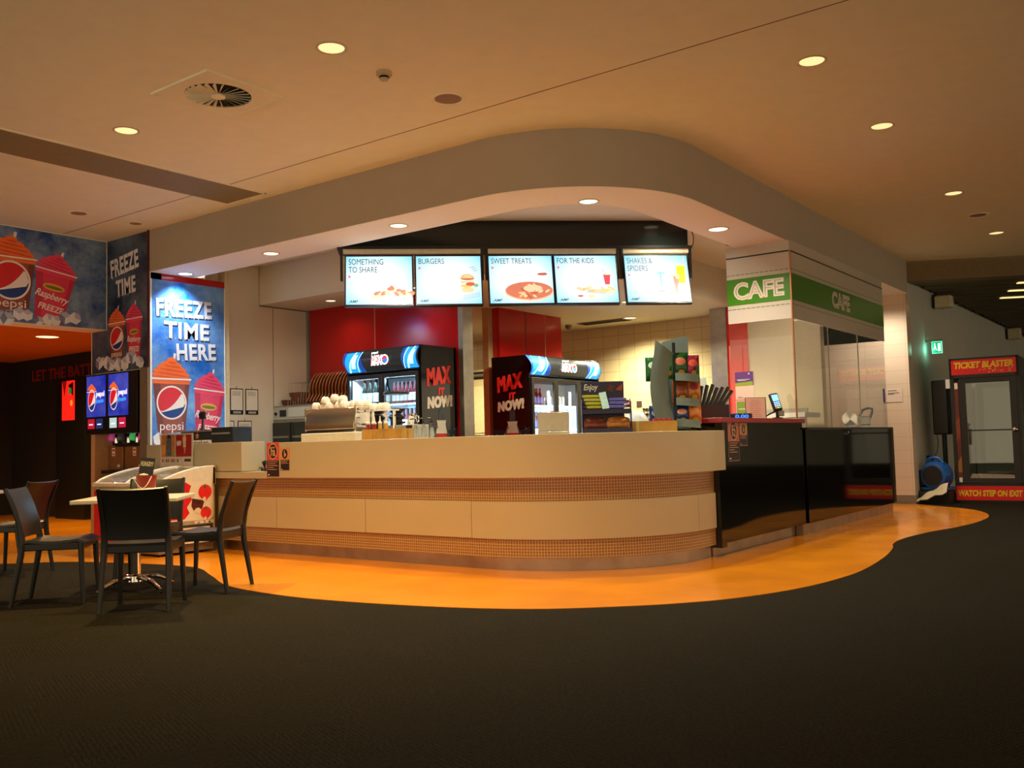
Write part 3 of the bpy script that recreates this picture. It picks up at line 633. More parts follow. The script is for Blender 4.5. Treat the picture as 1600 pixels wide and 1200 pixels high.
t = thing('till_counter', 'black glossy till counter with a red top', 'counter', (0, 0, 0))
ob('body', MB().box(-4.3, -3.5, 7.86, 9.9, .12, 1.19, black_gloss), t)
ob('end_panel', MB().box(-3.75, -3.5, 7.755, 7.86, .085, .764, black_gloss).box(-4.3, -3.5, 7.845, 7.86, .764, 1.19, black_gloss), t)
ob('red_top', MB().box(-4.32, -3.475, 7.80, 9.93, 1.19, 1.235, M('red_laminate', (150, 26, 34), .3, var=.03)), t, bevel=.004)
ob('kick_plate', MB().box(-4.2, -3.59, 7.76, 9.8, .0045, .12, kick_m), t)
t = thing('cafe_counter', 'long black glossy counter under the cafe glass', 'counter', (0, 0, 0))
ob('body', MB().box(-4.15, -3.48, 9.945, 13.3, .12, 1.12, black_gloss), t)
ob('end_panel', MB().box(-4.15, -3.46, 13.3, 13.34, .13, 1.14, M('dark_bronze', (66, 56, 44), .2)), t)
ob('worktop', MB().box(-4.19, -3.46, 9.945, 13.3, 1.12, 1.142, black), t)
ob('kick_plate', MB().box(-4.1, -3.51, 9.82, 13.32, .0045, .12, kick_m), t)
# ------------------------------------------------------------------ cafe glass enclosure
sign_w = M('frosted_white_film', (188, 182, 172), .3, var=.01); dash_m = M('dash_green', (92, 120, 60), .4, var=0)
def sign_band(t, mw, L, txt_x, txt_w):
    ob('white_film', MB().box(0, L, 2.31, 3.03, .002, .006, sign_w), t, mw=mw)
    ob('green_band', MB().box(0, L, 2.51, 2.80, .006, .009, green_m), t, mw=mw)
    mb = MB(); n = int(L / .055)
    for z in (2.845, 2.465):
        for i in range(n): mb.rect(i * .055, i * .055 + .042, z - .004, z + .004, dash_m, .0075)
    ob('dashed_line', mb, t, mw=mw, flatgfx=True)
    text('lettering', 'CAFE', txt_w, .20, M('sign_cream', (214, 206, 190), .4, var=0), t, mw, txt_x, 2.56, .010, .05)
    text('lettering_inline', 'CAFE', txt_w * .915, .162, M('inline_grey', (96, 100, 84), .5, var=0), t, mw, txt_x + txt_w * .042, 2.579, .0112, -.036)
t = thing('cafe_sign_partition', 'short glass partition with the large bright CAFE sign', 'glass partition', (0, 0, 0))
mw = FY(-4.22, 9.75, 0); ob('pane', MB().box(-4.22, -3.505, 9.752, 9.762, 1.24, 3.03, glass), t); sign_band(t, mw, .715, .075, .575)
ob('top_strip', MB().box(-4.22, -3.5, 9.745, 9.765, 3.045, 3.155, sign_w).box(-4.22, -3.5, 9.742, 9.762, 3.03, 3.045, black), t)
t = thing('cafe_sign_partition', 'long side glass partition with the dimmer receding CAFE sign', 'glass partition', (0, 0, 0))
mw = FX(-3.5, 9.76, 0)
for a, b in ((9.765, 10.905), (10.912, 12.05), (12.057, 13.26)): ob('pane', MB().box(-3.512, -3.502, a, b, 1.142, 3.03, glass), t)
sign_band(t, mw, 3.5, 1.32, .68)
ob('top_strip', MB().box(-3.515, -3.495, 9.765, 13.26, 3.045, 3.155, sign_w).box(-3.515, -3.493, 9.765, 13.26, 3.03, 3.045, black), t)
ob('corner_strip', MB().box(-3.505, -3.492, 9.742, 9.765, 1.24, 3.04, M('copper_strip', (190, 130, 90), .3, .7)), t)
ob('joint_strip', MB().box(-3.512, -3.5005, 10.905, 10.912, 1.142, 2.32, M('seal_grey', (150, 144, 126), .5)), t); ob('joint_strip', MB().box(-3.512, -3.5005, 12.05, 12.057, 1.142, 2.32, MATS['seal_grey']), t)
t = thing('steel_bench', 'white topped steel bench behind the cafe glass', 'bench', (-4.54, 12.3, 0))
ob('bench_top', MB().box(-.6, .34, -.3, .3, 1.30, 1.36, M('bench_white', (226, 222, 212), .3)), t); ob('back_rail', MB().box(-.6, .2, .2, .24, 1.36, 1.43, steel), t)
for x in (-.52, .24): ob('leg', MB().box(x, x + .07, -.2, -.13, 0, 1.30, steel), t)
t = thing('food_slicer', 'silver and black slicer on the cafe counter', 'slicer', (-3.83, 13.0, 1.142), 30)
ob('base', MB().prism(arc((0, 0), .16, 0, 360, 20)[:-1], 0, .03, steel), t, bevel=.004); ob('blade_disc', MB().lathe([(0, -.02), (.10, -.015), (.105, 0), (.10, .02), (0, .045)], chrome, (-.10, 0, .12), 28, 'y'), t)
ob('body', MB().prism([(.0, -.06), (.16, -.06), (.16, .06), (.0, .06)], .03, .16, steel), t, bevel=.02)
ob('handle', MB().tube([(.02, 0, .14), (.07, 0, .24), (.14, 0, .265), (.20, 0, .255), (.19, 0, .20), (.15, 0, .10)], .018, M('handle_grey', (58, 56, 54), .4)), t)
# leaflets in front of the sign glass
for nm, z0, z1, c, lb in (('leaflet', 1.62, 1.77, (92, 40, 130), 'purple leaflet with a green tab, topmost of three on the cafe glass'), ('leaflet', 1.467, 1.615, (232, 214, 196), 'plain white leaflet, middle of three on the cafe glass'), ('leaflet', 1.30, 1.455, (128, 170, 40), 'lime green leaflet, lowest of three on the cafe glass')):
    t = thing(nm, lb, 'leaflet', (-4.165, 9.735, z0), 0, 'leaflets on the glass'); h = z1 - z0; mw = FY(0, 0, 0)
    ob('sheet', MB().box(0, .21, 0, h, 0, .003, M('leaf_%d' % c[0], c, .5, var=0)), t, mw=mw)
    ml = white if c[0] != 232 else grey_text
    mb = MB()
    for i, (y, a, b) in enumerate(((.42, .1, .8), (.36, .15, .6)) if c[0] != 232 else ((.16, .12, .35), (.10, .12, .5))): mb.rect(a * .21, b * .21, h * y, h * (y + .035), ml, .0038)
    if c[0] != 232: mb.ell(.16, h * .85, .008, .008, ml, .0038)
    if c[0] == 92: mb.flat([(0, 0), (.2, 0), (.205, .03), (.19, .042), (0, .03)], M('leaf_lime', (140, 180, 40), .5, var=0), .0036)
    if c[0] == 128: mb.rect(0, .21, -.001, .006, white, .0036).rect(.204, .21, 0, h, white, .0036).rect(0, .006, 0, h, white, .0036).rect(0, .21, h - .006, h, white, .0036)
    ob('print', mb, t, mw=mw, flatgfx=True)
t = thing('perspex_screen', 'clear perspex screen standing on the till counter', 'screen', (0, 0, 0)); ob('pane', MB().box(-4.15, -3.62, 9.58, 9.586, 1.236, 2.05, GL('perspex', refl=.02)), t); ob('edge_strip', MB().box(-4.15, -4.145, 9.575, 9.59, 1.236, 2.05, M('perspex_edge', (214, 130, 120), .4)), t)
# ------------------------------------------------------------------ on the till counter
t = thing('menu_holder', 'dark wooden holder of black menus on the till counter', 'menu holder', (-3.98, 8.12, 1.235), 20)
mb = MB(); w5, d5 = .40, .16
ob('holder_box', MB().box(-.02, w5, -.02, 0, 0, .13, M('dark_red_wood', (52, 20, 18), .4)).box(-.02, w5, d5, d5 + .02, 0, .13, MATS['dark_red_wood']).box(-.02, 0, 0, d5, 0, .13, MATS['dark_red_wood']).box(w5 - .02, w5, 0, d5, 0, .13, MATS['dark_red_wood']).box(0, w5 - .02, 0, d5, 0, .01, MATS['dark_red_wood']), t)
for i in range(10):
    lean = R(-2 + i * 4.2); x = .015 + i * .026
    m = tag(ob('menu_folder', MB().box(-.012, .012, 0, .13, .02, .31 + .012 * (i % 3), black).box(-.0015, .0015, .003, .128, .02, .313 + .012 * (i % 3), paper), loc=None), 'black menu folder leaning right in the dark wooden holder', 'menu', 'menus in the holder')
    m.matrix_world = Matrix.Translation((-3.98, 8.12, 1.247)) @ Matrix.Rotation(R(20), 4, 'Z') @ Matrix.Translation((x, .012, 0)) @ Matrix.Rotation(lean, 4, 'Y')
tag(ob('card_slip', MB().box(-.035, .035, 0, .003, 0, .42, paper), loc=(-3.88, 8.42, 1.236), rot=(R(-8), R(-12), 0)), 'white card slip standing up behind the black menus', 'card')
t = thing('payment_display', 'low black till display with blue digits', 'till display', (-3.72, 8.76, 1.235), 65)
ob('housing', MB().prism([(-.13, -.05), (.13, -.05), (.13, .05), (-.13, .05)], 0, .055, black), t, bevel=.012)
text('digits', '0.00', .17, .034, M('digit_blue', (40, 110, 255), .4, emit=2.5, var=0), t, frame((-.10, -.052, .008), (1, 0, 0), (0, 0, 1)), bold=.02)
t = thing('notice_stand', 'pink paper notice on an upright stand by the card reader', 'notice', (-3.72, 9.2, 1.235), 47)
ob('stand', MB().box(-.11, .115, .012, .022, 0, .225, M('dark_red_stand', (70, 26, 26), .4)).box(-.11, .115, -.04, .05, 0, .006, MATS['dark_red_stand']), t, rot=None)
ob('sheet', MB().box(-.11, .10, 0, .004, .004, .22, M('pink_paper', (236, 190, 170), .7, var=.02)), t)
mb = MB()
for i in range(9): mb.rect(-.07 + (.02 if i < 1 else 0), (.05 if i % 3 else .03), .19 - i * .02, .194 - i * .02, M('faint_print', (190, 130, 116), .6, var=0), .001)
ob('print', mb, t, mw=frame((0, 0, 0), (1, 0, 0), (0, 0, 1)), flatgfx=True)
t = thing('card_reader', 'black card reader with lit screen on a tilting stand', 'card reader', (-3.62, 9.52, 1.235), 50)
ob('stand', MB().lathe([(.055, 0), (.055, .015), (.018, .02), (.018, .10)], black, n=20), t); ob('arm', MB().tube([(-.16, .0, .02), (-.08, .0, .06), (0, 0, .09)], .009, black), t); ob('cradle', MB().box(.0, .07, -.02, .02, .03, .09, alu), t, bevel=.006)
RM = Matrix.Translation((0, -.02, .085)) @ Matrix.Rotation(R(-18), 4, 'X') @ Matrix.Rotation(R(-8), 4, 'Y')
ob('body', MB().box(-.05, .05, -.02, .02, 0, .195, black), t, mw=RM, bevel=.014)
kp = RM @ FY(0, -.021, 0); ob('display', MB().rect(-.036, .036, .105, .175, EM('reader_blue', (130, 190, 250), 1.2), .001), t, mw=kp, flatgfx=True)
mb = MB(); kb = EM('key_blue', (150, 196, 245), 1.0)
for r in range(3):
    for c in range(3): mb.rect(-.034 + c * .024, -.014 + c * .024, .042 + r * .02, .057 + r * .02, kb, .001)
mb.rect(-.034, -.014, .024, .036, EM('key_red', (230, 90, 60), 1), .001).rect(-.010, .010, .024, .036, EM('key_yellow', (230, 200, 60), 1), .001).rect(.014, .034, .024, .036, EM('key_green', (70, 210, 110), 1), .001)
ob('keypad', mb, t, mw=kp, flatgfx=True)
# ------------------------------------------------------------------ age and alcohol stickers
def sticker(mw, w, h, top, kind, label, grp):
    t = bpy.data.objects.new('warning_sticker', None); COL.objects.link(t); t.matrix_world = mw; tag(t, label, 'sticker', grp)
    dkm = M('sticker_dark', (34, 14, 16), .4, var=0); bd_ = M('sticker_border', (214, 160, 128), .4, var=0)
    mb = MB().rect(0, w, 0, h, bd_, .001).rect(.004, w - .004, h * .49, h - .004, top, .0016).rect(.004, w - .004, .004, h * .48, dkm, .0016)
    cx, cy = w / 2, h * .74; r = min(w * .33, h * .2)
    mb.ell(cx, cy, r * 1.12, r * 1.25, bd_, .002).ell(cx, cy, r * .95, r * 1.08, dkm, .0024)
    for i in range(5 if kind == '18' else 3):
        mb.rect(w * .1, w * (.1 + (.75, .62, .78, .45, .7)[i]), h * (.43 - i * .055), h * (.445 - i * .055), bd_, .002)
    mb.rect(w * .1, w * .22, h * .05, h * .08, white, .002)
    if kind != '18': mb.flat([(cx - r * .25, cy - r * .7), (cx + r * .05, cy - r * .7), (cx + r * .05, cy + r * .3), (cx - r * .02, cy + r * .8), (cx - r * .15, cy + r * .8), (cx - r * .25, cy + r * .3)], bd_, .003).rect(cx + r * .12, cx + r * .45, cy - r * .5, cy + r * .1, bd_, .003)
    ob('print', mb, t, flatgfx=True)
    if kind == '18':
        text('lettering', '18', r * 1.05, r * 1.0, bd_, t, Matrix(), cx - r * .5, cy - r * .75, .003, .03)
        text('lettering', 'UNDER', r * 1.1, r * .26, bd_, t, Matrix(), cx - r * .55, cy + r * .45, .003, .02)
        ob('strike_bar', MB().flat([(cx - r * .7, cy + r * .55), (cx - r * .55, cy + r * .7), (cx + r * .7, cy - r * .6), (cx + r * .55, cy - r * .75)], bd_, .0036), t, flatgfx=True)
ored = M('sticker_red', (216, 58, 30), .4, var=0); oor = M('sticker_orange', (218, 134, 36), .4, var=0); opk = M('sticker_faded_red', (196, 100, 84), .4, var=0); otn = M('sticker_faded_orange', (190, 140, 76), .4, var=0)
sy = CC[1] - 1.4765
sticker(FY(-7.635, sy, .778), .195, .345, ored, '18', 'red and black under 18 sticker at the left end of the cream counter', 'age stickers')
sticker(FY(-7.425, sy, .84), .138, .225, oor, 'bottle', 'small orange bottle sticker at the left end of the cream counter', 'bottle stickers')
sticker(FX(-3.4985, 7.96, .84), .25, .375, opk, '18', 'faded under 18 sticker at the corner of the black till counter', 'age stickers')
sticker(FX(-3.4985, 8.225, .975), .18, .21, otn, 'bottle', 'faded small bottle sticker on the black till counter', 'bottle stickers')
# ------------------------------------------------------------------ on the cream counter, left to right
CT = 1.1205
t = thing('coffee_machine', 'wide chrome coffee machine with its back to the hall', 'coffee machine', (-7.13, 6.62, CT))
sg = M('machine_steel', (196, 176, 150), .16, .9, var=.08, scale=3)
ob('base', MB().box(-.40, .40, -.16, .34, 0, .085, cream_pl), t, bevel=.006)
mb = MB(); prof = [(-.10, .09), (-.145, .12), (-.13, .26), (-.085, .335), (.30, .335), (.30, .09)]
i = mb.p([(-.36, y, z) for y, z in prof] + [(.36, y, z) for y, z in prof]); k = mb.m(sg); n = len(prof)
mb.face([i + a for a in range(n)], k); mb.face([i + n + a for a in range(n)][::-1], k)
for a in range(n): mb.face((i + a, i + n + a, i + n + (a + 1) % n, i + (a + 1) % n), k)
ob('body', mb, t, bevel=.006)
ob('lower_bar', MB().box(-.36, .36, -.15, -.10, .082, .10, chrome), t)
for x in (-.375, .36): ob('side_panel', MB().prism([(x, -.13), (x + .015, -.13), (x + .015, .32), (x, .32)], .085, .345, chrome), t, bevel=.004)
ob('emblem', MB().ell(-.28, .28, .03, .03, M('emblem_red', (224, 60, 40), .4, var=0), .001).ell(-.275, .28, .018, .015, sg, .0014).rect(-.275, -.25, .272, .28, MATS['emblem_red'], .0018), t, mw=frame((0, -.122, .0), (1, 0, 0), (0, .1, 1)), flatgfx=True)
for z in (.16, .22, .28, .31): ob('side_stud', MB().lathe([(.012, 0), (.012, .01), (0, .012)], chrome, (.376, -.09, z), 10, 'x'), t)
cupm = M('white_china', (236, 222, 200), .25, var=.02)
rnd = random.Random(5); first = None
spots = [(-.32 + .105 * i, -.02 + .03 * (i % 2), 0) for i in range(7)] + [(-.2, .0, .055), (-.07, .01, .075), (.04, .02, .058), (-.13, .09, .06)] + [(-.29 + .1 * i, .1, 0) for i in range(7)] + [(.43 + .085 * i, .07 + .02 * (i % 2), -.02) for i in range(3)]
for x, y, z in spots:
    lc = (-7.13 + x, 6.62 + y, CT + .339 + z if x < .4 else CT + .30)
    if first is None:
        first = tag(ob('coffee_cup', MB().lathe([(.048, 0), (.05, .004), (.046, .035), (.034, .062), (.026, .068), (0, .068)], cupm, n=18), loc=lc), 'upturned white cup in the pile on top of the coffee machine', 'cup', 'upturned coffee cups')
    else: first_c = dup(first, lc)
tag(ob('cup_shelf', MB().box(-6.745, -6.43, 6.62, 6.77, 1.405, 1.42, chrome).box(-6.745, -6.725, 6.70, 6.72, CT, 1.405, chrome).box(-6.45, -6.43, 6.70, 6.72, CT, 1.405, chrome)), 'narrow chrome cup shelf beside the coffee machine', 'shelf')
t = thing('coffee_grinder', 'coffee grinder with clear hopper behind the sauce boxes', 'grinder', (-6.62, 6.93, CT))
ob('body', MB().lathe([(.09, 0), (.09, .03), (.065, .05), (.06, .20), (.085, .23), (.05, .26)], black, n=20), t); ob('hopper', MB().lathe([(.05, .26), (.115, .32), (.12, .46)], GL('hopper_clear', (.85, .85, .86), .08), n=24), t); ob('lid', MB().lathe([(.135, .46), (.135, .475), (.12, .485), (0, .487)], black, n=24), t)
ob('beans', MB().lathe([(.0, .262), (.045, .265), (.09, .31), (0, .325)], M('coffee_beans', (40, 22, 14), .6, bump=.5, scale=60), n=18), t); ob('dosing_handle', MB().tube([(.06, -.02, .16), (.16, -.06, .17), (.17, -.06, .17)], .012, black), t)
t = thing('milk_jug', 'chrome milk jug beside the grinder', 'jug', (-6.33, 6.85, CT + .14)); ob('body', MB().lathe([(.05, 0), (.052, .01), (.042, .08), (.048, .11), (.044, .11), (.038, .08), (0, .015)], chrome, n=20), t); ob('handle', MB().tube([(.045, 0, .09), (.085, 0, .085), (.085, 0, .03), (.048, 0, .02)], .006, chrome), t)
tag(ob('tray_box', MB().box(-6.55, -6.20, 6.72, 6.95, CT, CT + .14, M('grey_crate', (168, 160, 146), .5)), bevel=.006), 'grey box with a dark panel behind the sauce boxes', 'box')
tag(ob('tray_label', MB().box(-6.29, -6.215, 6.714, 6.72, CT + .07, CT + .135, black)), 'small dark panel on the grey box behind the sauce boxes', 'panel')
for x0, x1, lb in ((-6.58, -6.432, 'leftmost square plywood box holding red sauce bottles'), (-6.428, -6.285, 'middle square plywood box holding mustard bottles'), (-6.28, -6.05, 'longest plywood box, right of the sauce bottles')):
    mb = MB(); mb.box(x0, x1, 6.40, 6.41, CT, CT + .10, wood).box(x0, x1, 6.54, 6.55, CT, CT + .10, wood).box(x0, x0 + .01, 6.41, 6.54, CT, CT + .10, wood).box(x1 - .01, x1, 6.41, 6.54, CT, CT + .10, wood).box(x0 + .01, x1 - .01, 6.41, 6.54, CT, CT + .01, wood)
    tag(ob('plywood_caddy', mb), lb, 'wooden box', 'plywood boxes by the coffee machine')
for x, y, c, lb in ((-6.545, 6.45, (170, 40, 24), 'red sauce bottle'), (-6.505, 6.50, (170, 40, 24), 'red sauce bottle'), (-6.468, 6.45, (150, 36, 24), 'red sauce bottle'), (-6.39, 6.46, (214, 160, 60), 'yellow mustard bottle'), (-6.34, 6.49, (214, 170, 80), 'yellow mustard bottle')):
    t = thing('sauce_bottle', 'clear squeeze %s with a pointed nozzle in a plywood box' % lb, 'sauce bottle', (x, y, CT + .011), 0, lb + 's')
    ob('body', MB().lathe([(.018, 0), (.019, .01), (.019, .13), (.017, .14)], M('sauce_%d' % c[0], c, .25), n=14), t); ob('nozzle', MB().lathe([(.02, .14), (.02, .155), (.009, .165), (.004, .215), (0, .217)], M('nozzle_clear', (232, 220, 206), .4), n=12), t)
for x, lb in ((-5.965, 'leftmost of three'), (-5.865, 'middle of three'), (-5.765, 'rightmost of three')):
    t = thing('pourer_bottle', 'clear bottle with black pump pourer, %s by the left fridge' % lb, 'bottle', (x, 6.5, CT), 0, 'pump pourer bottles')
    ob('glass_body', MB().lathe([(.024, 0), (.025, .01), (.023, .08), (.014, .12), (.013, .14)], GL('bottle_clear', (.82, .86, .88), .12), n=16), t); ob('syrup', MB().lathe([(.020, .006), (.020, .07), (.010, .10), (0, .10)], M('pale_syrup', (200, 200, 196), .2), n=14), t)
    ob('pump', MB().lathe([(.016, .14), (.016, .155), (.005, .16), (.005, .18), (0, .18)], black, n=12).tube([(0, 0, .175), (-.02, -.01, .187), (-.05, -.02, .18)], .006, black), t)
t = thing('napkin_dispenser', 'plain steel dispenser in front of the right fridge', 'dispenser', (-4.77, 7.04, CT), YD - 4)
ob('back_panel', MB().box(-.142, .142, -.02, .08, .03, .205, M('dull_steel', (178, 164, 140), .32, .8, var=.05)), t, bevel=.004); ob('foot', MB().box(-.142, .142, -.05, .12, 0, .028, MATS['dull_steel']), t, bevel=.004)
# chocolate display
t = thing('chocolate_stand', 'purple tiered chocolate display stand reading Enjoy', 'display stand', (-4.2, 7.02, CT), YD - 4)
pur = M('display_purple', (34, 24, 66), .35, var=.04)
for s in (-.215, .205): ob('side_wall', MB().prism([(0, 0), (.19, 0), (.19, .30), (.05, .27), (.0, .1)], 0, .01, pur), t, mw=Matrix.Translation((s, -.09, 0)) @ Matrix(((0, 0, 1, 0), (1, 0, 0, 0), (0, 1, 0, 0), (0, 0, 0, 1))))
ob('lower_tray', MB().box(-.215, .215, -.13, .10, 0, .012, pur).box(-.215, .215, -.14, -.13, 0, .04, pur), t)
ob('upper_tray', MB().prism([(-.205, -.11), (.205, -.11), (.205, .10), (-.205, .10)], .165, .178, pur).box(-.205, .205, -.12, -.11, .165, .205, pur), t)
ob('back_panel', MB().box(-.215, .16, .10, .11, 0, .455, pur), t)
mw = FY(-.2, .098, 0)
text('lettering', 'Enjoy', .125, .07, M('soft_cream_print', (214, 208, 196), .4, var=0), t, mw, .01, .365, .002, .025, .2)
cho = M('chocolate_print', (92, 44, 26), .4, var=.1)
mb = MB()
for i in range(4): mb.flat([(.16 + i * .05, .37 + .01 * (i % 2)), (.22 + i * .04, .36), (.25 + i * .035, .41), (.19 + i * .05, .43)], cho if i % 2 else M('chocolate_dark_print', (54, 26, 20), .4), .002 + i * .0005)
mb.flat([(.29, .38), (.345, .37), (.35, .43), (.32, .41)], M('chocolate_red_print', (170, 60, 36), .4), .005)
ob('chocolate_picture', mb, t, mw=mw, flatgfx=True)
bar_y = M('bar_yellow', (196, 190, 30), .3, var=.1, scale=60); bar_p = M('bar_lilac', (118, 112, 190), .3, var=.2, scale=50); bar_d = M('bar_wrapper_dark', (40, 24, 70), .3)
def bar(mats, L=.15):
    mb = MB(); mb.box(-L / 2, L / 2, -.014, .014, 0, .022, mats[0]); mb.box(-L / 2 - .012, -L / 2, -.014, .014, .009, .012, mats[1]); mb.box(L / 2, L / 2 + .012, -.014, .014, .009, .012, mats[1]); return mb
cmat = Matrix.Translation((-4.2, 7.02, CT)) @ Matrix.Rotation(R(YD - 4), 4, 'Z')
for mats, x, n, lb, g in (((bar_y, bar_d), -.105, 5, 'yellow lettered chocolate bar on the left of the display stand', 'yellow chocolate bars'), ((bar_p, bar_d), .10, 4, 'lilac wrapped chocolate bar on the right of the display stand', 'lilac chocolate bars')):
    p0 = None
    for i in range(n):
        m = cmat @ Matrix.Translation((x + .012 * (2 - i) * (1 if x < 0 else 0), -.085 + i * .032, .182 + i * .033)) @ Matrix.Rotation(R(6), 4, 'Z')
        if p0 is None: p0 = tag(ob('chocolate_bar', bar(mats), bevel=.003), lb, 'chocolate bar', g); p0.matrix_world = m
        else: q = p0.copy(); COL.objects.link(q); q.matrix_world = m
for i in range(3): ob('shelf_step', MB().box(-.2, .2, -.065 + i * .045, .095, .178 + i * .042, .20 + i * .042, bar_d), t)
o = tag(ob('chocolate_box_label', MB().box(-.03, .03, -.006, .006, 0, .16, M('pale_mint_card', (180, 206, 196), .5, var=.15, scale=70))), 'pale upright flavour card between the yellow and lilac bars', 'card'); o.matrix_world = cmat @ Matrix.Translation((-.005, -.108, .207)) @ Matrix.Rotation(R(-24), 4, 'X') @ Matrix.Rotation(R(-10), 4, 'Y')
for x, c, lb in ((-.10, (110, 50, 40), 'dark red snack packet on the lower tray of the chocolate stand'), (.10, (176, 112, 50), 'copper coloured snack packet on the lower tray of the chocolate stand')):
    mb = MB(); mb.sheet([[(-.09 + .18 * u / 8, -.03 * math.sin(math.pi * v / 5) * math.sin(math.pi * u / 8), .10 * v / 5) for u in range(9)] for v in range(6)], M('packet_%d' % c[0], c, .22, .3, var=.3, scale=30), .045)
    o = tag(ob('snack_packet', mb), lb, 'snack packet', 'packets on the lower tray'); o.matrix_world = cmat @ Matrix.Translation((x, -.06, .025))
# crate, bags
t = thing('plywood_crate', 'pale plywood crate of red lidded sachets on the counter', 'crate', (-3.93, 7.30, CT), YD + 4)
mb = MB(); mb.box(-.24, .22, -.09, -.08, 0, .095, wood).box(-.24, .22, .08, .09, 0, .095, wood).box(-.24, -.23, -.08, .08, 0, .095, wood).box(.21, .22, -.08, .08, 0, .095, wood).box(-.23, .21, -.08, .08, 0, .008, wood).box(-.02, -.01, -.08, .08, .008, .09, wood)
ob('crate_body', mb, t); ob('corner_batten', MB().box(-.145, -.115, -.095, -.09, 0, .095, M('batten_pale', (214, 186, 110), .5)), t)
for i in range(4): tag(ob('sachet', MB().lathe([(.022, 0), (.022, .10), (.018, .106), (0, .106)], M('sachet_red', (176, 40, 50), .35, var=.3, scale=60), n=12), loc=(-3.93 + math.cos(YAW) * (.045 + i * .042), 7.30 + math.sin(YAW) * (.045 + i * .042), CT + .01)), 'red topped tube standing in the plywood crate', 'tube', 'tubes in the crate')
mb = MB(); rnd = random.Random(3); rows = []
for a in range(9):
    rows.append([((b - 4) * .034, (a - 4) * .03, .19 * max(0, 1 - ((a - 4) / 4.2) ** 2) ** .5 * max(0, 1 - ((b - 4) / 4.3) ** 4) + rnd.uniform(-.012, .012)) for b in range(9)])
tag(ob('plastic_bag', mb.sheet(rows, M('bag_white', (206, 200, 190), .35, var=.12, scale=25), .008), loc=(-4.22, 7.56, CT), rot=(0, 0, YAW)), 'crumpled white plastic bag behind the chocolate stand', 'bag')
rows = [[((b - 3) * .036, (a - 3) * .03, .09 * max(0, 1 - ((a - 3) / 3.2) ** 2) ** .5 * max(0, 1 - ((b - 3) / 3.3) ** 2) ** .5 + rnd.uniform(-.008, .008)) for b in range(7)] for a in range(7)]
tag(ob('cloth', MB().sheet(rows, M('cloth_grey', (104, 96, 92), .9), .008), loc=(-4.05, 7.66, CT), rot=(0, 0, YAW)), 'dark grey folded cloth beside the white bag', 'cloth')
# chip rack
t = thing('chip_rack', 'tall grey curved stand of chip bags on the counter', 'rack', (-3.80, 7.60, CT), YD)
rk = M('rack_grey', (122, 132, 124), .45, .3, var=.04)
rows = []
for i in range(13):
    z = .02 + .74 * i / 12; b = -.06 * math.sin(math.pi * i / 12) + .0
    rows.append([(-.19 + b + .17 * u / 4, -.03 - .02 * math.sin(math.pi * u / 4) + .05 * u / 4, z + (.13 if i == 12 else 0) * (-.5 + (4 - u) / 4)) for u in range(5)])
ob('side_panel', MB().sheet(rows, rk, .006), t)
ob('back_panel', MB().sheet([[(-.10 + .06 * u, .17, .02 + .80 * i / 6 + (.06 * u / 4 if i == 6 else 0)) for u in range(5)] for i in range(7)], rk, .006), t)
ob('post', MB().box(-.03, -.005, .02, .05, 0, .80, black), t)
for z in (.055, .245, .465):
    ob('shelf', MB().box(-.02, .19, .0, .16, z, z + .008, black), t)
    ob('shelf_lip', MB().sheet([[(-.02 + .21 * u / 6, -.02 - .03 * math.sin(math.pi * u / 6), z - .01 + .07 * v / 2 - (.02 * u / 6)) for u in range(7)] for v in range(3)], rk, .005), t)
ob('wire_clip', MB().tube([(-.2, .05, .40), (-.23, .05, .40), (-.23, .05, .54), (-.2, .05, .54)], .003, black).tube([(-.2, .05, .14), (-.22, .05, .14), (-.22, .05, .24), (-.2, .05, .24)], .003, black), t)
ob('price_card', MB().box(.17, .20, -.01, -.006, .43, .58, M('card_green', (20, 74, 40), .5)), t)
rm = Matrix.Translation((-3.80, 7.60, CT)) @ Matrix.Rotation(YAW, 4, 'Z')
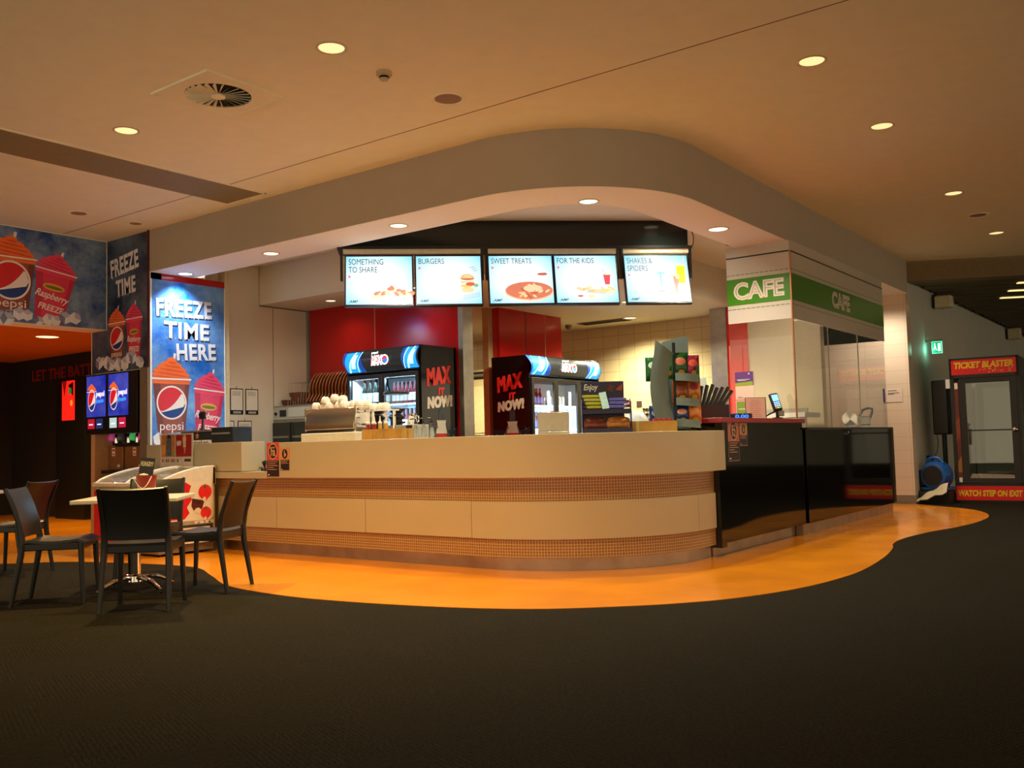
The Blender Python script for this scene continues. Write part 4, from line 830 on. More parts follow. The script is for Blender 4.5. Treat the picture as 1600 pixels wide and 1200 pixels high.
def chip_bag(x, y, z, w, h, c, c2, lb, tilt=0):
    t = bpy.data.objects.new('chip_bag', None); COL.objects.link(t); t.matrix_world = rm @ Matrix.Translation((x, y, z)) @ Matrix.Rotation(R(tilt), 4, 'Y'); tag(t, lb, 'chip bag', 'chip bags on the grey rack')
    body = M('chip_%d_%d' % (c[0], c[2]), c, .25, .25, var=.25, scale=22); rows = []
    pil = lambda u, v: math.sin(math.pi * u) ** .6 * math.sin(math.pi * v) ** .5
    P = []
    for sg in (-1, 1): P.append([[(-w / 2 + w * u / 8, sg * (.003 + .038 * pil(u / 8, v / 8)), h * v / 8) for u in range(9)] for v in range(9)])
    mb = MB(); k = mb.m(body)
    for q, G in enumerate(P):
        i = mb.p([p for r in G for p in r])
        for v in range(8):
            for u in range(8): mb.face((i + v * 9 + u, i + v * 9 + u + 1, i + v * 9 + u + 10, i + v * 9 + u + 9), k)
    for sgn in (0, 8):
        for v in range(8): mb.face((v * 9 + sgn, v * 9 + 9 + sgn, 81 + v * 9 + 9 + sgn, 81 + v * 9 + sgn), k)
        for u in range(8): mb.face((sgn * 9 + u, sgn * 9 + u + 1, 81 + sgn * 9 + u + 1, 81 + sgn * 9 + u), k)
    ob('packet', mb, t)
    lab = M('chip_label_%d_%d' % (c2[0], c2[2]), c2, .3, var=.1)
    def on(u, v): return (-w / 2 + w * u, -(.0045 + .038 * pil(u, v)), h * v)
    mb = MB(); cu, cv = .5, .66
    for a in range(12):
        a0, a1 = a / 12 * 6.283, (a + 1) / 12 * 6.283
        for r0, r1 in ((0, .5), (.5, 1)):
            f = lambda a, r: on(cu + .33 * r * math.cos(a), cv + .15 * r * math.sin(a))
            mb.poly([f(a0, r0), f(a0, r1), f(a1, r1), f(a1, r0)] if r0 else [f(a0, 0), f(a0, r1), f(a1, r1)], lab)
    ob('printed_badge', mb, t, flatgfx=True); mb = MB()
    for a in range(10):
        a0, a1 = a / 10 * 6.283, (a + 1) / 10 * 6.283; f = lambda a, r: on(.55 + .2 * r * math.cos(a), .24 + .1 * r * math.sin(a)); mb.poly([f(a0, 0), f(a0, 1), f(a1, 1)], M('chip_gold', (222, 160, 60), .35, var=.2, scale=80))
    ob('printed_picture', mb, t, flatgfx=True)
    return t
chip_bag(.035, .05, .475, .15, .235, (24, 84, 34), (214, 120, 90), 'green chip bag on the top shelf of the grey rack, facing the hall')
chip_bag(.15, .06, .475, .125, .21, (150, 30, 66), (226, 90, 60), 'magenta chip bag on the top shelf of the grey rack')
chip_bag(-.06, .09, .475, .12, .22, (40, 104, 44), (90, 150, 60), 'green chip bag peeking out between the grey panels of the rack')
chip_bag(-.20, .12, .46, .13, .22, (30, 92, 40), (214, 220, 200), 'green chip bag at the far left side of the grey rack')
chip_bag(.035, .05, .255, .15, .21, (150, 78, 28), (120, 50, 20), 'brown and gold chip bag on the middle shelf, left of two')
chip_bag(.15, .06, .255, .13, .22, (190, 110, 30), (150, 34, 30), 'amber chip bag with a red badge on the middle shelf, right of two')
chip_bag(.035, .05, .065, .14, .17, (26, 60, 120), (220, 150, 130), 'blue chip bag on the lowest shelf of the grey rack')
chip_bag(.15, .06, .065, .13, .18, (224, 112, 34), (240, 170, 90), 'orange chip bag on the lowest shelf of the grey rack')
chip_bag(-.19, .12, .04, .11, .20, (30, 54, 110), (200, 206, 214), 'blue and white chip bag at the lower left side of the grey rack')
# ------------------------------------------------------------------ low counter
t = thing('receipt_tray', 'black tray of red and white papers on the low counter', 'tray', (-8.03, 6.34, .831), 0)
ob('tray', MB().box(0, .365, 0, .3, 0, .03, black), t, bevel=.006); ob('paper_pile', MB().box(.12, .36, .02, .28, .03, .058, paper).box(.14, .362, .04, .29, .058, .068, M('blue_tint_paper', (150, 160, 200), .8)), t)
ob('red_card', MB().box(.07, .17, .005, .12, .03, .07, M('coral_card', (220, 90, 84), .6)), t); ob('headset', MB().tube([(.015, .05, .04), (.03, .01, .09), (.08, .0, .10), (.12, .01, .05)], .016, black), t)
tag(ob('cable', MB().tube([(-7.98, 6.29, .86), (-7.9, 6.25, .87), (-7.82, 6.2, .862), (-7.76, 6.17, .838), (-7.7, 6.16, .838), (-7.66, 6.17, .838)], .006, black)), 'thin black cable curling across the low counter', 'cable')
t = thing('receipt_printer', 'square black receipt printer on the cream block', 'printer', (-8.44, 6.28, 1.14), 4)
ob('case', MB().box(-.18, .16, -.12, .14, 0, .165, black), t, bevel=.008); ob('paper_slot', MB().box(-.17, .12, -.128, -.12, .09, .108, steel), t); ob('side_trim', MB(), t)
t = thing('beer_tap', 'black beer tap with a small sign on a dark drip tray', 'beer tap', (-8.98, 6.30, 1.14), 0)
ob('drip_tray', MB().box(-.34, .30, -.10, .10, .13, .145, chrome).box(-.30, .26, -.08, .10, .03, .13, black), t, bevel=.004)
ob('name_plate', MB().box(-.22, .30, -.112, -.104, 0, .035, white), t); text('lettering', 'Heineken', .36, .045, M('plate_brown', (80, 62, 30), .5, var=0), t, FY(0, -.112, 0), -.10, -.012, .001, .015)
ob('star_badge', MB().flat([(.045 * (1 if i % 2 == 0 else .42) * math.sin(i * math.pi / 5), .045 * (1 if i % 2 == 0 else .42) * math.cos(i * math.pi / 5)) for i in range(10)], M('star_amber', (226, 130, 70), .4, var=0), .002), t, mw=FY(.02, -.082, .083), flatgfx=True)
ob('tap_column', MB().lathe([(.03, .145), (.022, .16), (.012, .20), (.012, .28)], black, (.0, 0, 0), 14), t); ob('tap_handle', MB().box(-.055, .05, -.012, .012, .27, .345, black).box(-.04, .06, -.013, .013, .345, .36, steel), t, bevel=.004)
t = thing('price_board', 'clear board of drink and ice cream pictures behind the freezer', 'price board', (-9.50, 6.112, .88), 0)
mw = FY(0, 0, 0); ob('sheet', MB().box(0, .62, 0, .375, 0, .004, M('board_card', (206, 190, 170), .3)), t, mw=mw)
rnd = random.Random(8); mb = MB().rect(.03, .285, .12, .36, M('board_orange', (196, 116, 52), .4, var=.3, scale=9), .005).rect(.30, .59, .12, .36, M('board_red', (160, 26, 24), .4, var=.1), .005)
mb.rect(.12, .22, .13, .34, M('board_slate', (86, 92, 100), .4, var=.4, scale=30), .0055); mb.ell(.17, .345, .04, .02, M('board_dark', (40, 20, 18), .5), .006); mb.ell(.25, .16, .03, .03, M('board_lime', (130, 150, 50), .5), .006); mb.ell(.07, .2, .035, .06, M('board_amber', (224, 150, 60), .5), .006)
mb.flat([(.44, .22), (.49, .22), (.495, .33), (.47, .37), (.43, .33)], M('board_cream', (214, 180, 130), .5, var=.2), .006)
for i in range(9): mb.rect(.04 + .036 * i, .06 + .036 * i, .06, .095, (MATS['board_red'], MATS['board_amber'], MATS['board_dark'])[i % 3], .005)
mb.rect(.46, .58, .065, .095, M('board_brown', (70, 40, 26), .5), .005)
ob('pictures', mb, t, mw=mw, flatgfx=True); text('lettering', 'NEW', .085, .055, white, t, mw, .32, .24, .006, .02); text('lettering', '7', .04, .06, MATS['board_amber'], t, mw, .45, .15, .007, .02)
# ------------------------------------------------------------------ kitchen along the red walls
t = thing('warming_cabinet', 'low grey steel under counter fridge below the wooden boards', 'cabinet', (-9.56, 8.32, 0), 0)
gs = M('cabinet_steel', (128, 122, 104), .35, .5)
ob('carcass', MB().box(-.42, .42, -.27, .30, 0, 1.62, gs), t, bevel=.006); ob('control_strip', MB().box(-.40, .40, -.278, -.27, 1.44, 1.60, M('strip_grey', (150, 146, 128), .4)), t)
ob('display_window', MB().box(-.22, -.10, -.286, -.278, 1.48, 1.565, black), t); ob('knob', MB().lathe([(.02, 0), (.02, -.02), (0, -.022)], black, (-.30, -.278, 1.52), 14, 'y'), t); ob('name_strip', MB().box(-.05, .38, -.284, -.278, 1.47, 1.59, M('pale_strip', (176, 172, 156), .4)), t)
for a, b in ((-.39, -.01), (.01, .39)):
    d = ob('door', MB().box(a, b, -.29, -.27, .2, 1.40, M('door_glass_dark', (26, 30, 24), .1)), t); ob('door_shelf', MB().box(a + .03, b - .03, -.294, -.29, 1.20, 1.225, gs), d)
# wooden serving boards in a wire rack
t = thing('wire_rack', 'wire rack of upright loops on the steel cabinet', 'rack', (-9.4, 8.28, 1.621))
mb = MB()
for i in range(15):
    x = -.34 + i * .05; mb.tube([(x, -.14, .0), (x + .03, -.14, .30), (x + .03, .08, .30), (x, .10, .0)], .003, steel, 6)
mb.tube([(-.36, -.14, .004), (.9, -.14, .004)], .004, steel, 6).tube([(-.36, .10, .004), (.9, .10, .004)], .004, steel, 6); ob('wire_loops', mb, t)
tag(ob('ledge_shelf', MB().box(-9.13, -8.50, 8.12, 8.64, 1.60, 1.62, gs)), 'grey shelf beside the cabinet carrying the wooden boards', 'shelf')
p0 = None
for i in range(13):
    pts = [(.03, -.0)] + [(.03, .10)] + [(.165 * math.sin(R(a)), .27 - .165 * math.cos(R(a))) for a in range(15, 346, 15)] + [(-.03, .10), (-.03, 0)]
    m = Matrix.Translation((-9.27 + i * .060, 8.06, 1.64)) @ Matrix.Rotation(R(20), 4, 'Z') @ Matrix.Rotation(R(14), 4, 'Y') @ Matrix.Rotation(R(-32), 4, 'X') @ Matrix(((0, 0, 1, 0), (-1, 0, 0, 0), (0, 1, 0, 0), (0, 0, 0, 1)))
    if p0 is None: p0 = tag(ob('serving_board', MB().prism(pts, -.008, .008, wood_dk), bevel=.003), 'round brown wooden serving board standing in the long row by the left fridge', 'serving board', 'wooden serving boards'); p0.matrix_world = m
    else: q = p0.copy(); COL.objects.link(q); q.matrix_world = m
for x, y, w, lb in ((-9.60, 8.30, .20, 'brown wicker basket at the left of the wooden boards'), (-9.80, 8.26, .14, 'smaller dark wicker basket at the far left of the steel cabinet')):
    mb = MB(); n = 5
    mb.lathe([(w * .75, 0), (w, .17 if w > .15 else .08), (w * .95, .17 if w > .15 else .08), (w * .7, .02), (0, .015)], wicker, n=20)
    tag(ob('wicker_basket', mb, loc=(x, y, 1.621)), lb, 'basket', 'baskets')
# clipboards on the left wall (face +X)
for y, z, w, h, lb in ((7.36, 1.51, .20, .33, 'clipboard on the cream wall, top left of four'), (7.595, 1.51, .20, .33, 'clipboard on the cream wall, top right of four'), (7.26, 1.10, .16, .33, 'clipboard on the cream wall, half hidden behind the poster wall, bottom left'), (7.475, 1.09, .215, .34, 'clipboard on the cream wall, bottom right of four')):
    t = thing('clipboard', lb, 'clipboard', (-9.918, y, z), 0, 'clipboards on the wall'); mw = FX(0, 0, 0)
    ob('board', MB().box(0, w, 0, h, 0, .004, black), t, mw=mw); ob('sheet', MB().box(.012, w - .012, .055, h - .012, .004, .006, paper), t, mw=mw); ob('clip', MB().box(w * .22, w * .8, .012, .04, .004, .012, M('clip_grey', (170, 166, 156), .4)), t, mw=mw); ob('hook', MB().tube([(w / 2, h, .003), (w / 2, h + .03, .003)], .003, black, 6), t, mw=mw)
    mb = MB()
    for i in range(5): mb.rect(.03, w - .04, h - .04 - i * .012, h - .037 - i * .012, grey_text, .007)
    ob('print', mb, t, mw=mw, flatgfx=True)
# fridges
fr_in = M('fridge_liner', (226, 236, 242), .5, var=.02); tube_m = M('fridge_tube', (240, 250, 255), .4, emit=9, var=0)
hdr = M('header_dark', (34, 40, 44), .25, emit=.35, var=0); hb = EM('header_blue', (20, 130, 236), 1.6); hc = EM('header_cyan', (150, 220, 255), 2.2); hd = EM('header_deep', (8, 60, 150), 1.0); hw = EM('header_white', (255, 250, 250), 1.6); hr = EM('header_red', (236, 40, 46), 1.3)
def bottle_proto(name, c, cap, lab, h, r, label, grp):
    t = thing(name, label, 'bottle', (0, 0, -5), 0, grp)
    ob('body', MB().lathe([(r * .9, 0), (r, .01), (r, h * .55), (r * .38, h * .78), (r * .36, h * .95)], M('bottle_%d_%d' % (c[0], c[2]), c, .12, var=0), n=12), t); ob('cap', MB().lathe([(r * .42, h * .93), (r * .42, h), (0, h)], M('cap_%d_%d' % (cap[0], cap[2]), cap, .4, var=0), n=10), t)
    ob('paper_label', MB().lathe([(r * 1.02, h * .12), (r * 1.02, h * .48)], M('lab_%d_%d' % (lab[0], lab[2]), lab, .5, var=0), n=12), t); return t
def can_proto(c, label, grp):
    t = thing('drink_can', label, 'can', (0, 0, -5), 0, grp)
    ob('body', MB().lathe([(.026, 0), (.032, .008), (.032, .112), (.027, .122)], M('can_%d_%d' % (c[0], c[2]), c, .3, .3), n=12), t); ob('lid', MB().lathe([(.027, .122), (.026, .124), (0, .121)], alu, n=12), t); return t
def put(proto, pos, used):
    if id(proto) not in used: used[id(proto)] = 1; proto.location = pos; return proto
    return dup(proto, pos)
def fridge(label, org, rz, w, d, doors, h=2.22, mirror=False):
    """upright display fridge: local front faces -y, width along x"""
    t = thing('drinks_fridge', label, 'fridge', org, rz, 'drinks fridges')
    hz = h - .27
    ob('cabinet', MB().box(0, .03, 0, d, 0, h, black_gloss).box(w - .03, w, 0, d, 0, h, black_gloss).box(.03, w - .03, d - .03, d, 0, h, black).box(.03, w - .03, 0, d - .03, h - .03, h, black).box(.03, w - .03, 0, d - .03, 0, .25, black).box(.03, w - .03, .03, d - .03, hz - .05, hz - .03, black), t)
    ob('liner', MB().box(.03, .045, .05, d - .03, .25, hz - .05, fr_in).box(w - .045, w - .03, .05, d - .03, .25, hz - .05, fr_in).box(.045, w - .045, d - .045, d - .03, .25, hz - .05, fr_in).box(.045, w - .045, .05, d - .045, .25, .265, fr_in), t)
    n = 10; rows = [[(x, .02 - .07 * math.sin(math.pi * i / n) , hz + (h - hz) * i / n) for x in (.015, w - .015)] for i in range(n + 1)]
    ob('header_sign', MB().sheet(rows, hdr, .01), t)
    def on(u, v): return (.015 + (w - .03) * u, .02 - .07 * math.sin(math.pi * v) - .0075, hz + (h - hz) * v)
    def strip(mb, u0, u1, mat, s=0, off=0, va=.04, vb=.96):
        for i in range(8):
            v0, v1 = va + (vb - va) * i / 8, va + (vb - va) * (i + 1) / 8
            mb.poly([Vector(on(u0 + s * v0, v0)) + Vector((0, -off, 0)), Vector(on(u1 + s * v0, v0)) + Vector((0, -off, 0)), Vector(on(u1 + s * v1, v1)) + Vector((0, -off, 0)), Vector(on(u0 + s * v1, v1)) + Vector((0, -off, 0))], mat)
    mb = MB(); strip(mb, .008, .27, hd, -.06); strip(mb, .01, .20, hb, -.01, .0008); strip(mb, .03, .05, hc, .10, .0016); strip(mb, .075, .13, hc, .06, .0014, .2, .8); strip(mb, .16, .17, hc, .06, .0016)
    ob('header_graphic', mb, t, flatgfx=True)
    mb = MB(); strip(mb, .79, .992, hd, -.0); strip(mb, .83, .985, hb, -.0, .0008); strip(mb, .84, .86, hc, .10, .0016); strip(mb, .88, .93, hc, .05, .0014, .2, .8); strip(mb, .80, .81, hc, .06, .0016)
    ob('header_graphic', mb, t, flatgfx=True)
    fm = FY(w / 2, -.062, hz + (h - hz) / 2)
    text('lettering', 'MAX', w * .16, .12, hw, t, fm, -w * .11, -.065, .0035, .09, .15); text('lettering', 'MAX', w * .155, .105, hr, t, fm, -w * .108, -.058, .0045, -.0, .15); text('lettering', 'pepsi', w * .09, .035, hw, t, fm, -w * .1, .065, .0035, .02, .1)
    ob('logo_disc', MB().ell(w * .075, -.005, .06, .06, hw, .003).ell(w * .075, -.005, .045, .045, EM('logo_blue', (40, 110, 230), 1), .004).ell(w * .075, -.005, .045, .045, hr, .0045, 20, 180), t, mw=fm, flatgfx=True)
    dw = (w - .04) / doors
    for k in range(doors):
        a, b = .02 + k * dw + .004, .02 + (k + 1) * dw - .004
        dr = ob('door', MB().box(a, a + .045, -.03, 0, .2, hz - .03, black).box(b - .045, b, -.03, 0, .2, hz - .03, black).box(a + .045, b - .045, -.03, 0, hz - .085, hz - .03, black).box(a + .045, b - .045, -.03, 0, .2, .27, black), t, bevel=.003)
        ob('pane', MB().box(a + .045, b - .045, -.02, -.014, .27, hz - .085, glass_soft), dr); ob('handle', MB().box((b - .04) if k % 2 == 0 else a + .02, (b - .02) if k % 2 == 0 else a + .04, -.045, -.03, .8, 1.3, M('handle_black', (24, 24, 24), .3)), dr)
    for z in (.60, .92, 1.24, 1.56): ob('wire_shelf', MB().box(.045, w - .045, .10, d - .045, z - .018, z, M('shelf_white', (220, 226, 232), .5)), t)
    return t, hz
def fridge_side(t, fm, w, h):
    """advert on the fridge side, from the floor up"""
    r_ = M('advert_red', (226, 44, 38), .4, var=0); g_ = M('advert_white', (214, 208, 196), .4, var=0)
    k = w / .7
    text('lettering', 'MAX', .50 * k, .21, r_, t, fm,   .10 * k, 1.735, .003, .05, .18, rot=.13, space=1.12); text('lettering', 'IT', .13 * k, .09, r_, t, fm, .32 * k, 1.64, .003, .07, .1, rot=.05, space=1.1); text('lettering', 'NOW!', .50 * k, .14, g_, t, fm, .10 * k, 1.475, .003, .055, .15, rot=.08, space=1.1)
    text('lettering', 'MAX', .50 * k, .21, r_, t, fm, .112 * k, 1.735, .0036, .05, .18, rot=.13, space=1.12); text('lettering', 'NOW!', .50 * k, .14, g_, t, fm, .112 * k, 1.475, .0036, .055, .15, rot=.08, space=1.1)
    mb = MB(); c = w / 2 + .02
    blue = M('advert_blue', (10, 30, 44), .4, var=.4, scale=6); gl = M('advert_glass', (52, 62, 66), .3, var=.3); rd = M('advert_label', (160, 34, 30), .4)
    mb.flat([(.01, .8), (w - .01, .8), (w - .01, 1.27), (c + .12, 1.22), (c - .12, 1.22), (.01, 1.25)], blue, .001)
    mb.flat([(c - .15, .8), (c + .15, .8), (c + .15, 1.16), (c + .05, 1.36), (c + .045, 1.5), (c - .045, 1.5), (c - .05, 1.36), (c - .15, 1.16)], gl, .0016)
    mb.flat([(c - .10, 1.19), (c + .10, 1.19), (c + .07, 1.30), (c + .085, 1.345), (c - .085, 1.345), (c - .07, 1.30)], M('advert_pale', (180, 180, 170), .4, var=.1), .0022).flat([(c - .10, 1.10), (c + .10, 1.10), (c + .10, 1.19), (c - .10, 1.19)], rd, .0022)
    rnd = random.Random(4)
    for i in range(26): mb.ell(rnd.uniform(.03, w - .03), rnd.uniform(1.0, 1.28), rnd.uniform(.005, .014), rnd.uniform(.005, .02), (M('advert_amber', (150, 84, 50), .4), blue, M('advert_foam', (120, 140, 150), .4))[i % 3], .0026)
    ob('side_advert', mb, t, mw=fm, flatgfx=True)
f1, hz1 = fridge('left drinks fridge with two glass doors, dark side panel facing the till', (-8.46, 8.0, 0), 0, 1.22, .63, 2)
fridge_side(f1, frame((1.2205, 0, 0), (0, 1, 0), (0, 0, 1)), .63, 2.22)
lamp('fridge_light', 'AREA', (.61, .10, 1.85), 24, COOL, f1, sx=1.1, sy=.06, rot=(R(-25), 0, 0)); lamp('fridge_light', 'AREA', (.61, .03, 1.1), 26, COOL, f1, sx=1.1, sy=.9, rot=(R(90), 0, 0))
f2, hz2 = fridge('right drinks fridge with three glass doors and lit vertical tubes', (-7.16, 10.02, 0), 90, 1.76, .62, 3)
fridge_side(f2, frame((-.0005, .62, 0), (0, -1, 0), (0, 0, 1)), .62, 2.22)
lamp('fridge_light', 'AREA', (.88, .03, 1.1), 34, COOL, f2, sx=1.65, sy=.9, rot=(R(90), 0, 0))
for x in (.50, 1.03): ob('light_tube', MB().lathe([(.016, .9), (.016, 1.75)], tube_m, (x, .04, 0), 12), f2)
used = {}
wine = bottle_proto('wine_bottle', (22, 34, 26), (20, 26, 22), (206, 206, 196), .31, .037, 'dark wine bottle on the upper shelf of the left fridge', 'wine bottles'); sod = bottle_proto('drink_bottle', (84, 24, 30), (30, 30, 40), (214, 216, 220), .26, .031, 'dark red drink bottle in the left fridge', 'drink bottles in the left fridge'); cid = bottle_proto('drink_bottle', (96, 110, 120), (60, 60, 66), (150, 160, 190), .24, .030, 'pale drink bottle in the left fridge', 'pale bottles in the left fridge')
for r in range(2):
    for i in range(4): put(wine, (-8.30 + .095 * i, 8.14 + .10 * r, 1.561), used)
    for i in range(8): put(sod, (-7.80 + .066 * i, 8.14 + .09 * r, 1.561), used)
    for i in range(8): put(sod, (-7.80 + .066 * i, 8.14 + .09 * r, 1.241), used)
    for i in range(6): put(cid, (-8.36 + .075 * i, 8.14 + .09 * r, 1.241), used)
for i in range(7): put(cid, (-7.80 + .075 * i, 8.14, .921), used)
pet = bottle_proto('drink_bottle', (60, 34, 26), (30, 60, 120), (60, 70, 130), .23, .033, 'blue labelled drink bottle in the right fridge', 'blue labelled bottles'); lim = bottle_proto('drink_bottle', (60, 170, 60), (50, 150, 50), (70, 200, 80), .22, .033, 'green drink bottle low in the right fridge', 'green bottles'); red_can = can_proto((196, 30, 40), 'red drink can in the right fridge', 'red cans'); sil = can_proto((150, 156, 170), 'silver drink can in the right fridge', 'silver cans')
for r in range(2):
    for i in range(5):
        put(pet, (-7.28 - .09 * r, 10.12 + .078 * i, 1.561), used); put(pet, (-7.28 - .09 * r, 10.12 + .078 * i, 1.241), used); put(lim, (-7.28 - .09 * r, 10.12 + .078 * i, .921), used)
        put(sil, (-7.28 - .09 * r, 10.66 + .078 * i, 1.561), used); put(red_can, (-7.28 - .09 * r, 10.66 + .078 * i, 1.241), used); put(red_can, (-7.28 - .09 * r, 10.66 + .078 * i, 1.366), used) if r == 0 else None
        put(sil, (-7.28 - .09 * r, 10.66 + .078 * i, .921), used)
# seen through the kitchen opening and on the back wall
t = thing('wall_oven', 'pale steel oven seen through the narrow kitchen opening', 'oven', (-10.1, 12.7, 0))
ob('cabinet', MB().box(-.35, .35, 0, .6, 1.21, 2.35, M('oven_cream', (214, 200, 150), .4)), t); ob('vent_slot', MB().box(-.35, .35, -.005, 0, 2.27, 2.31, black), t); ob('vent_slot', MB().box(-.35, .35, -.005, 0, 2.18, 2.215, black), t); ob('handle_bar', MB().box(-.35, .35, -.03, -.005, 2.225, 2.26, steel), t); ob('base_unit', MB().box(-.35, .35, .02, .6, 0, 1.21, black), t)
ob('door_panel', MB().box(-.2, .17, -.01, 0, 1.25, 2.05, M('oven_panel', (226, 212, 164), .4)), t)
for x, z, c, lb in ((-7.69, 1.62, (196, 84, 50), 'small orange paper on the tiled kitchen wall'), (-7.49, 1.60, (70, 50, 46), 'small dark paper on the tiled kitchen wall'), (-7.85, 1.63, (150, 140, 90), 'small olive paper on the tiled kitchen wall')):
    tag(ob('wall_note', MB().box(x, x + .09, 13.485, 13.499, z, z + .09, M('note_%d' % c[0], c, .7))), lb, 'paper note', 'notes on the tiled wall')
for x, lb in ((-7.38, 'left rack of small dark clips on the tiled kitchen wall'), (-6.95, 'right rack of small dark clips on the tiled kitchen wall')):
    t = thing('utensil_rack', lb, 'rack', (x, 13.49, 1.38))
    for r in range(3): ob('rail', MB().box(0, .22, -.012, 0, r * .085, r * .085 + .012, steel), t)
    for r in range(3):
        for c in range(4): ob('clip', MB().box(.01 + c * .055, .045 + c * .055, -.03, -.012, r * .085 - .012, r * .085 + .018, black), t)
# ------------------------------------------------------------------ frozen drink machines in the niche
t = thing('lit_menu_frame', 'black frame holding the two lit frozen drink pictures', 'light box', (-11.13, 6.135, 1.29))
ob('frame', MB().box(0, 1.13, 0, .10, 0, .735, black), t, bevel=.003)
mw = FY(0, -.001, 0); lit_bg = ICY('lit_blue_print', (24, 48, 190), (90, 100, 220), 2.5, emit=.55)
pw = M('lit_white', (240, 240, 250), .4, emit=.9, var=0); pb = M('lit_sky', (60, 150, 240), .4, emit=.9, var=0)
for x in (.02, .51):
    p = ob('lit_picture', MB().box(x, x + .43, .215, .715, 0, .002, lit_bg), t, mw=mw)
    cup_gfx(t, mw, x + .12, .25, .21, .28, 'cola', 0, lettering='tall', emit=.75)
    text('lettering', 'pepsi', .19, .085, pw, t, mw, x + .22, .44, .005, .03); text('lettering', 'freeze', .17, .055, pb, t, mw, x + .22, .375, .005, .05, .2, rot=.08)
for x, c in ((.05, (190, 24, 56)), (.235, (30, 50, 110)), (.54, (190, 226, 232)), (.735, (196, 30, 76))):
    ob('flavour_tile', MB().rect(x, x + .155, .07, .19, M('tile_%d_%d' % (c[0], c[2]), c, .4, emit=.7, var=.0), .002).rect(x + .03, x + .12, .115, .13, pw if c[0] < 192 or c[2] < 100 else pb, .003), t, mw=mw, flatgfx=True)
tag(ob('machine_bench', MB().box(-11.0, -10.05, 6.25, 6.88, .81, .85, M('bench_dark', (40, 26, 20), .4)).box(-10.95, -10.1, 6.4, 6.86, .45, .81, M('bench_brown', (84, 50, 30), .5)).box(-10.95, -10.90, 6.4, 6.86, 0, .45, M('bench_brown')).box(-10.15, -10.1, 6.4, 6.86, 0, .45, M('bench_brown'))), 'dark brown bench carrying the frozen drink machines', 'bench')
brz = M('machine_bronze', (150, 104, 66), .35, .3, var=.1, scale=4)
for x, c1, c2, lb in ((-10.86, (190, 70, 140), (60, 50, 50), 'left frozen drink machine with one pink bowl light'), (-10.40, (80, 200, 120), (200, 60, 130), 'right frozen drink machine with green and pink bowl lights')):
    t = thing('frozen_drink_machine', lb, 'drink machine', (x, 6.5, .851), 0, 'frozen drink machines')
    ob('cabinet', MB().box(-.21, .21, -.16, .3, 0, .29, brz), t, bevel=.006); ob('head', MB().box(-.22, .22, -.10, .3, .29, .47, black), t, bevel=.01); ob('drip_ledge', MB().box(-.22, .22, -.2, -.10, .285, .30, chrome).box(-.22, .22, -.14, .30, .47, .485, steel), t)
    for dx, c in ((-.08, c1), (.11, c2)):
        ob('flavour_dome', MB().lathe([(.0, -.045), (.045, -.03), (.05, 0), (.035, .05), (0, .065)], M('dome_%d_%d' % (c[0], c[2]), c, .25, emit=.35, var=0), (dx, -.125, .395), 18), t)
        ob('dispense_tap', MB().lathe([(.03, .33), (.03, .41), (.022, .44), (0, .44)], chrome, (dx - .085, -.13, 0), 14), t)
    ob('notice_label', MB().rect(-.03, .04, .17, .27, paper, .001).rect(-.02, .03, .23, .255, red_pl, .0015).rect(-.02, .03, .185, .20, red_pl, .0015), t, mw=FY(0, -.1605, 0), flatgfx=True)
    ob('maker_badge', MB().ell(.12, .05, .035, .02, cream_pl, .001).rect(-.17, -.09, .235, .255, M('badge_gold', (150, 110, 40), .4), .001), t, mw=FY(0, -.1605, 0), flatgfx=True)
# arcade glimpses
led = M('led_red', (60, 8, 8), .5, emit=.12, ecol=(150, 20, 12), var=0)
t = thing('wall_sign', 'dim red words glowing on the dark arcade wall', 'sign', (-16.66, 8.195, 2.36)); text('lettering', 'LET THE BATT', 1.98, .19, led, t, FY(0, 0, 0), ext=.004, bold=.02)
t = thing('arcade_screen', 'glowing red arcade screen beside the lit drink pictures', 'arcade screen', (-15.06, 8.0, 0)); ob('cabinet', MB().box(-.4, .5, 0, .19, 0, 2.32, black), t)
ob('display', MB().rect(-.2, .2, 1.62, 2.27, EM('arcade_red', (255, 30, 20), 1.1), .001).flat([(-.2, 2.27), (-.05, 2.27), (-.12, 2.0)], EM('arcade_dark', (140, 10, 10), .5), .002).ell(.06, 2.1, .05, .06, EM('arcade_green', (40, 140, 60), .5), .003).ell(.1, 1.9, .04, .05, EM('arcade_gold', (240, 150, 30), .8), .003).flat([(.0, 2.2), (.16, 2.25), (.16, 2.0), (.05, 2.1)], EM('arcade_black', (30, 8, 8), .1), .0025), t, mw=FY(0, -.001, 0), flatgfx=True)
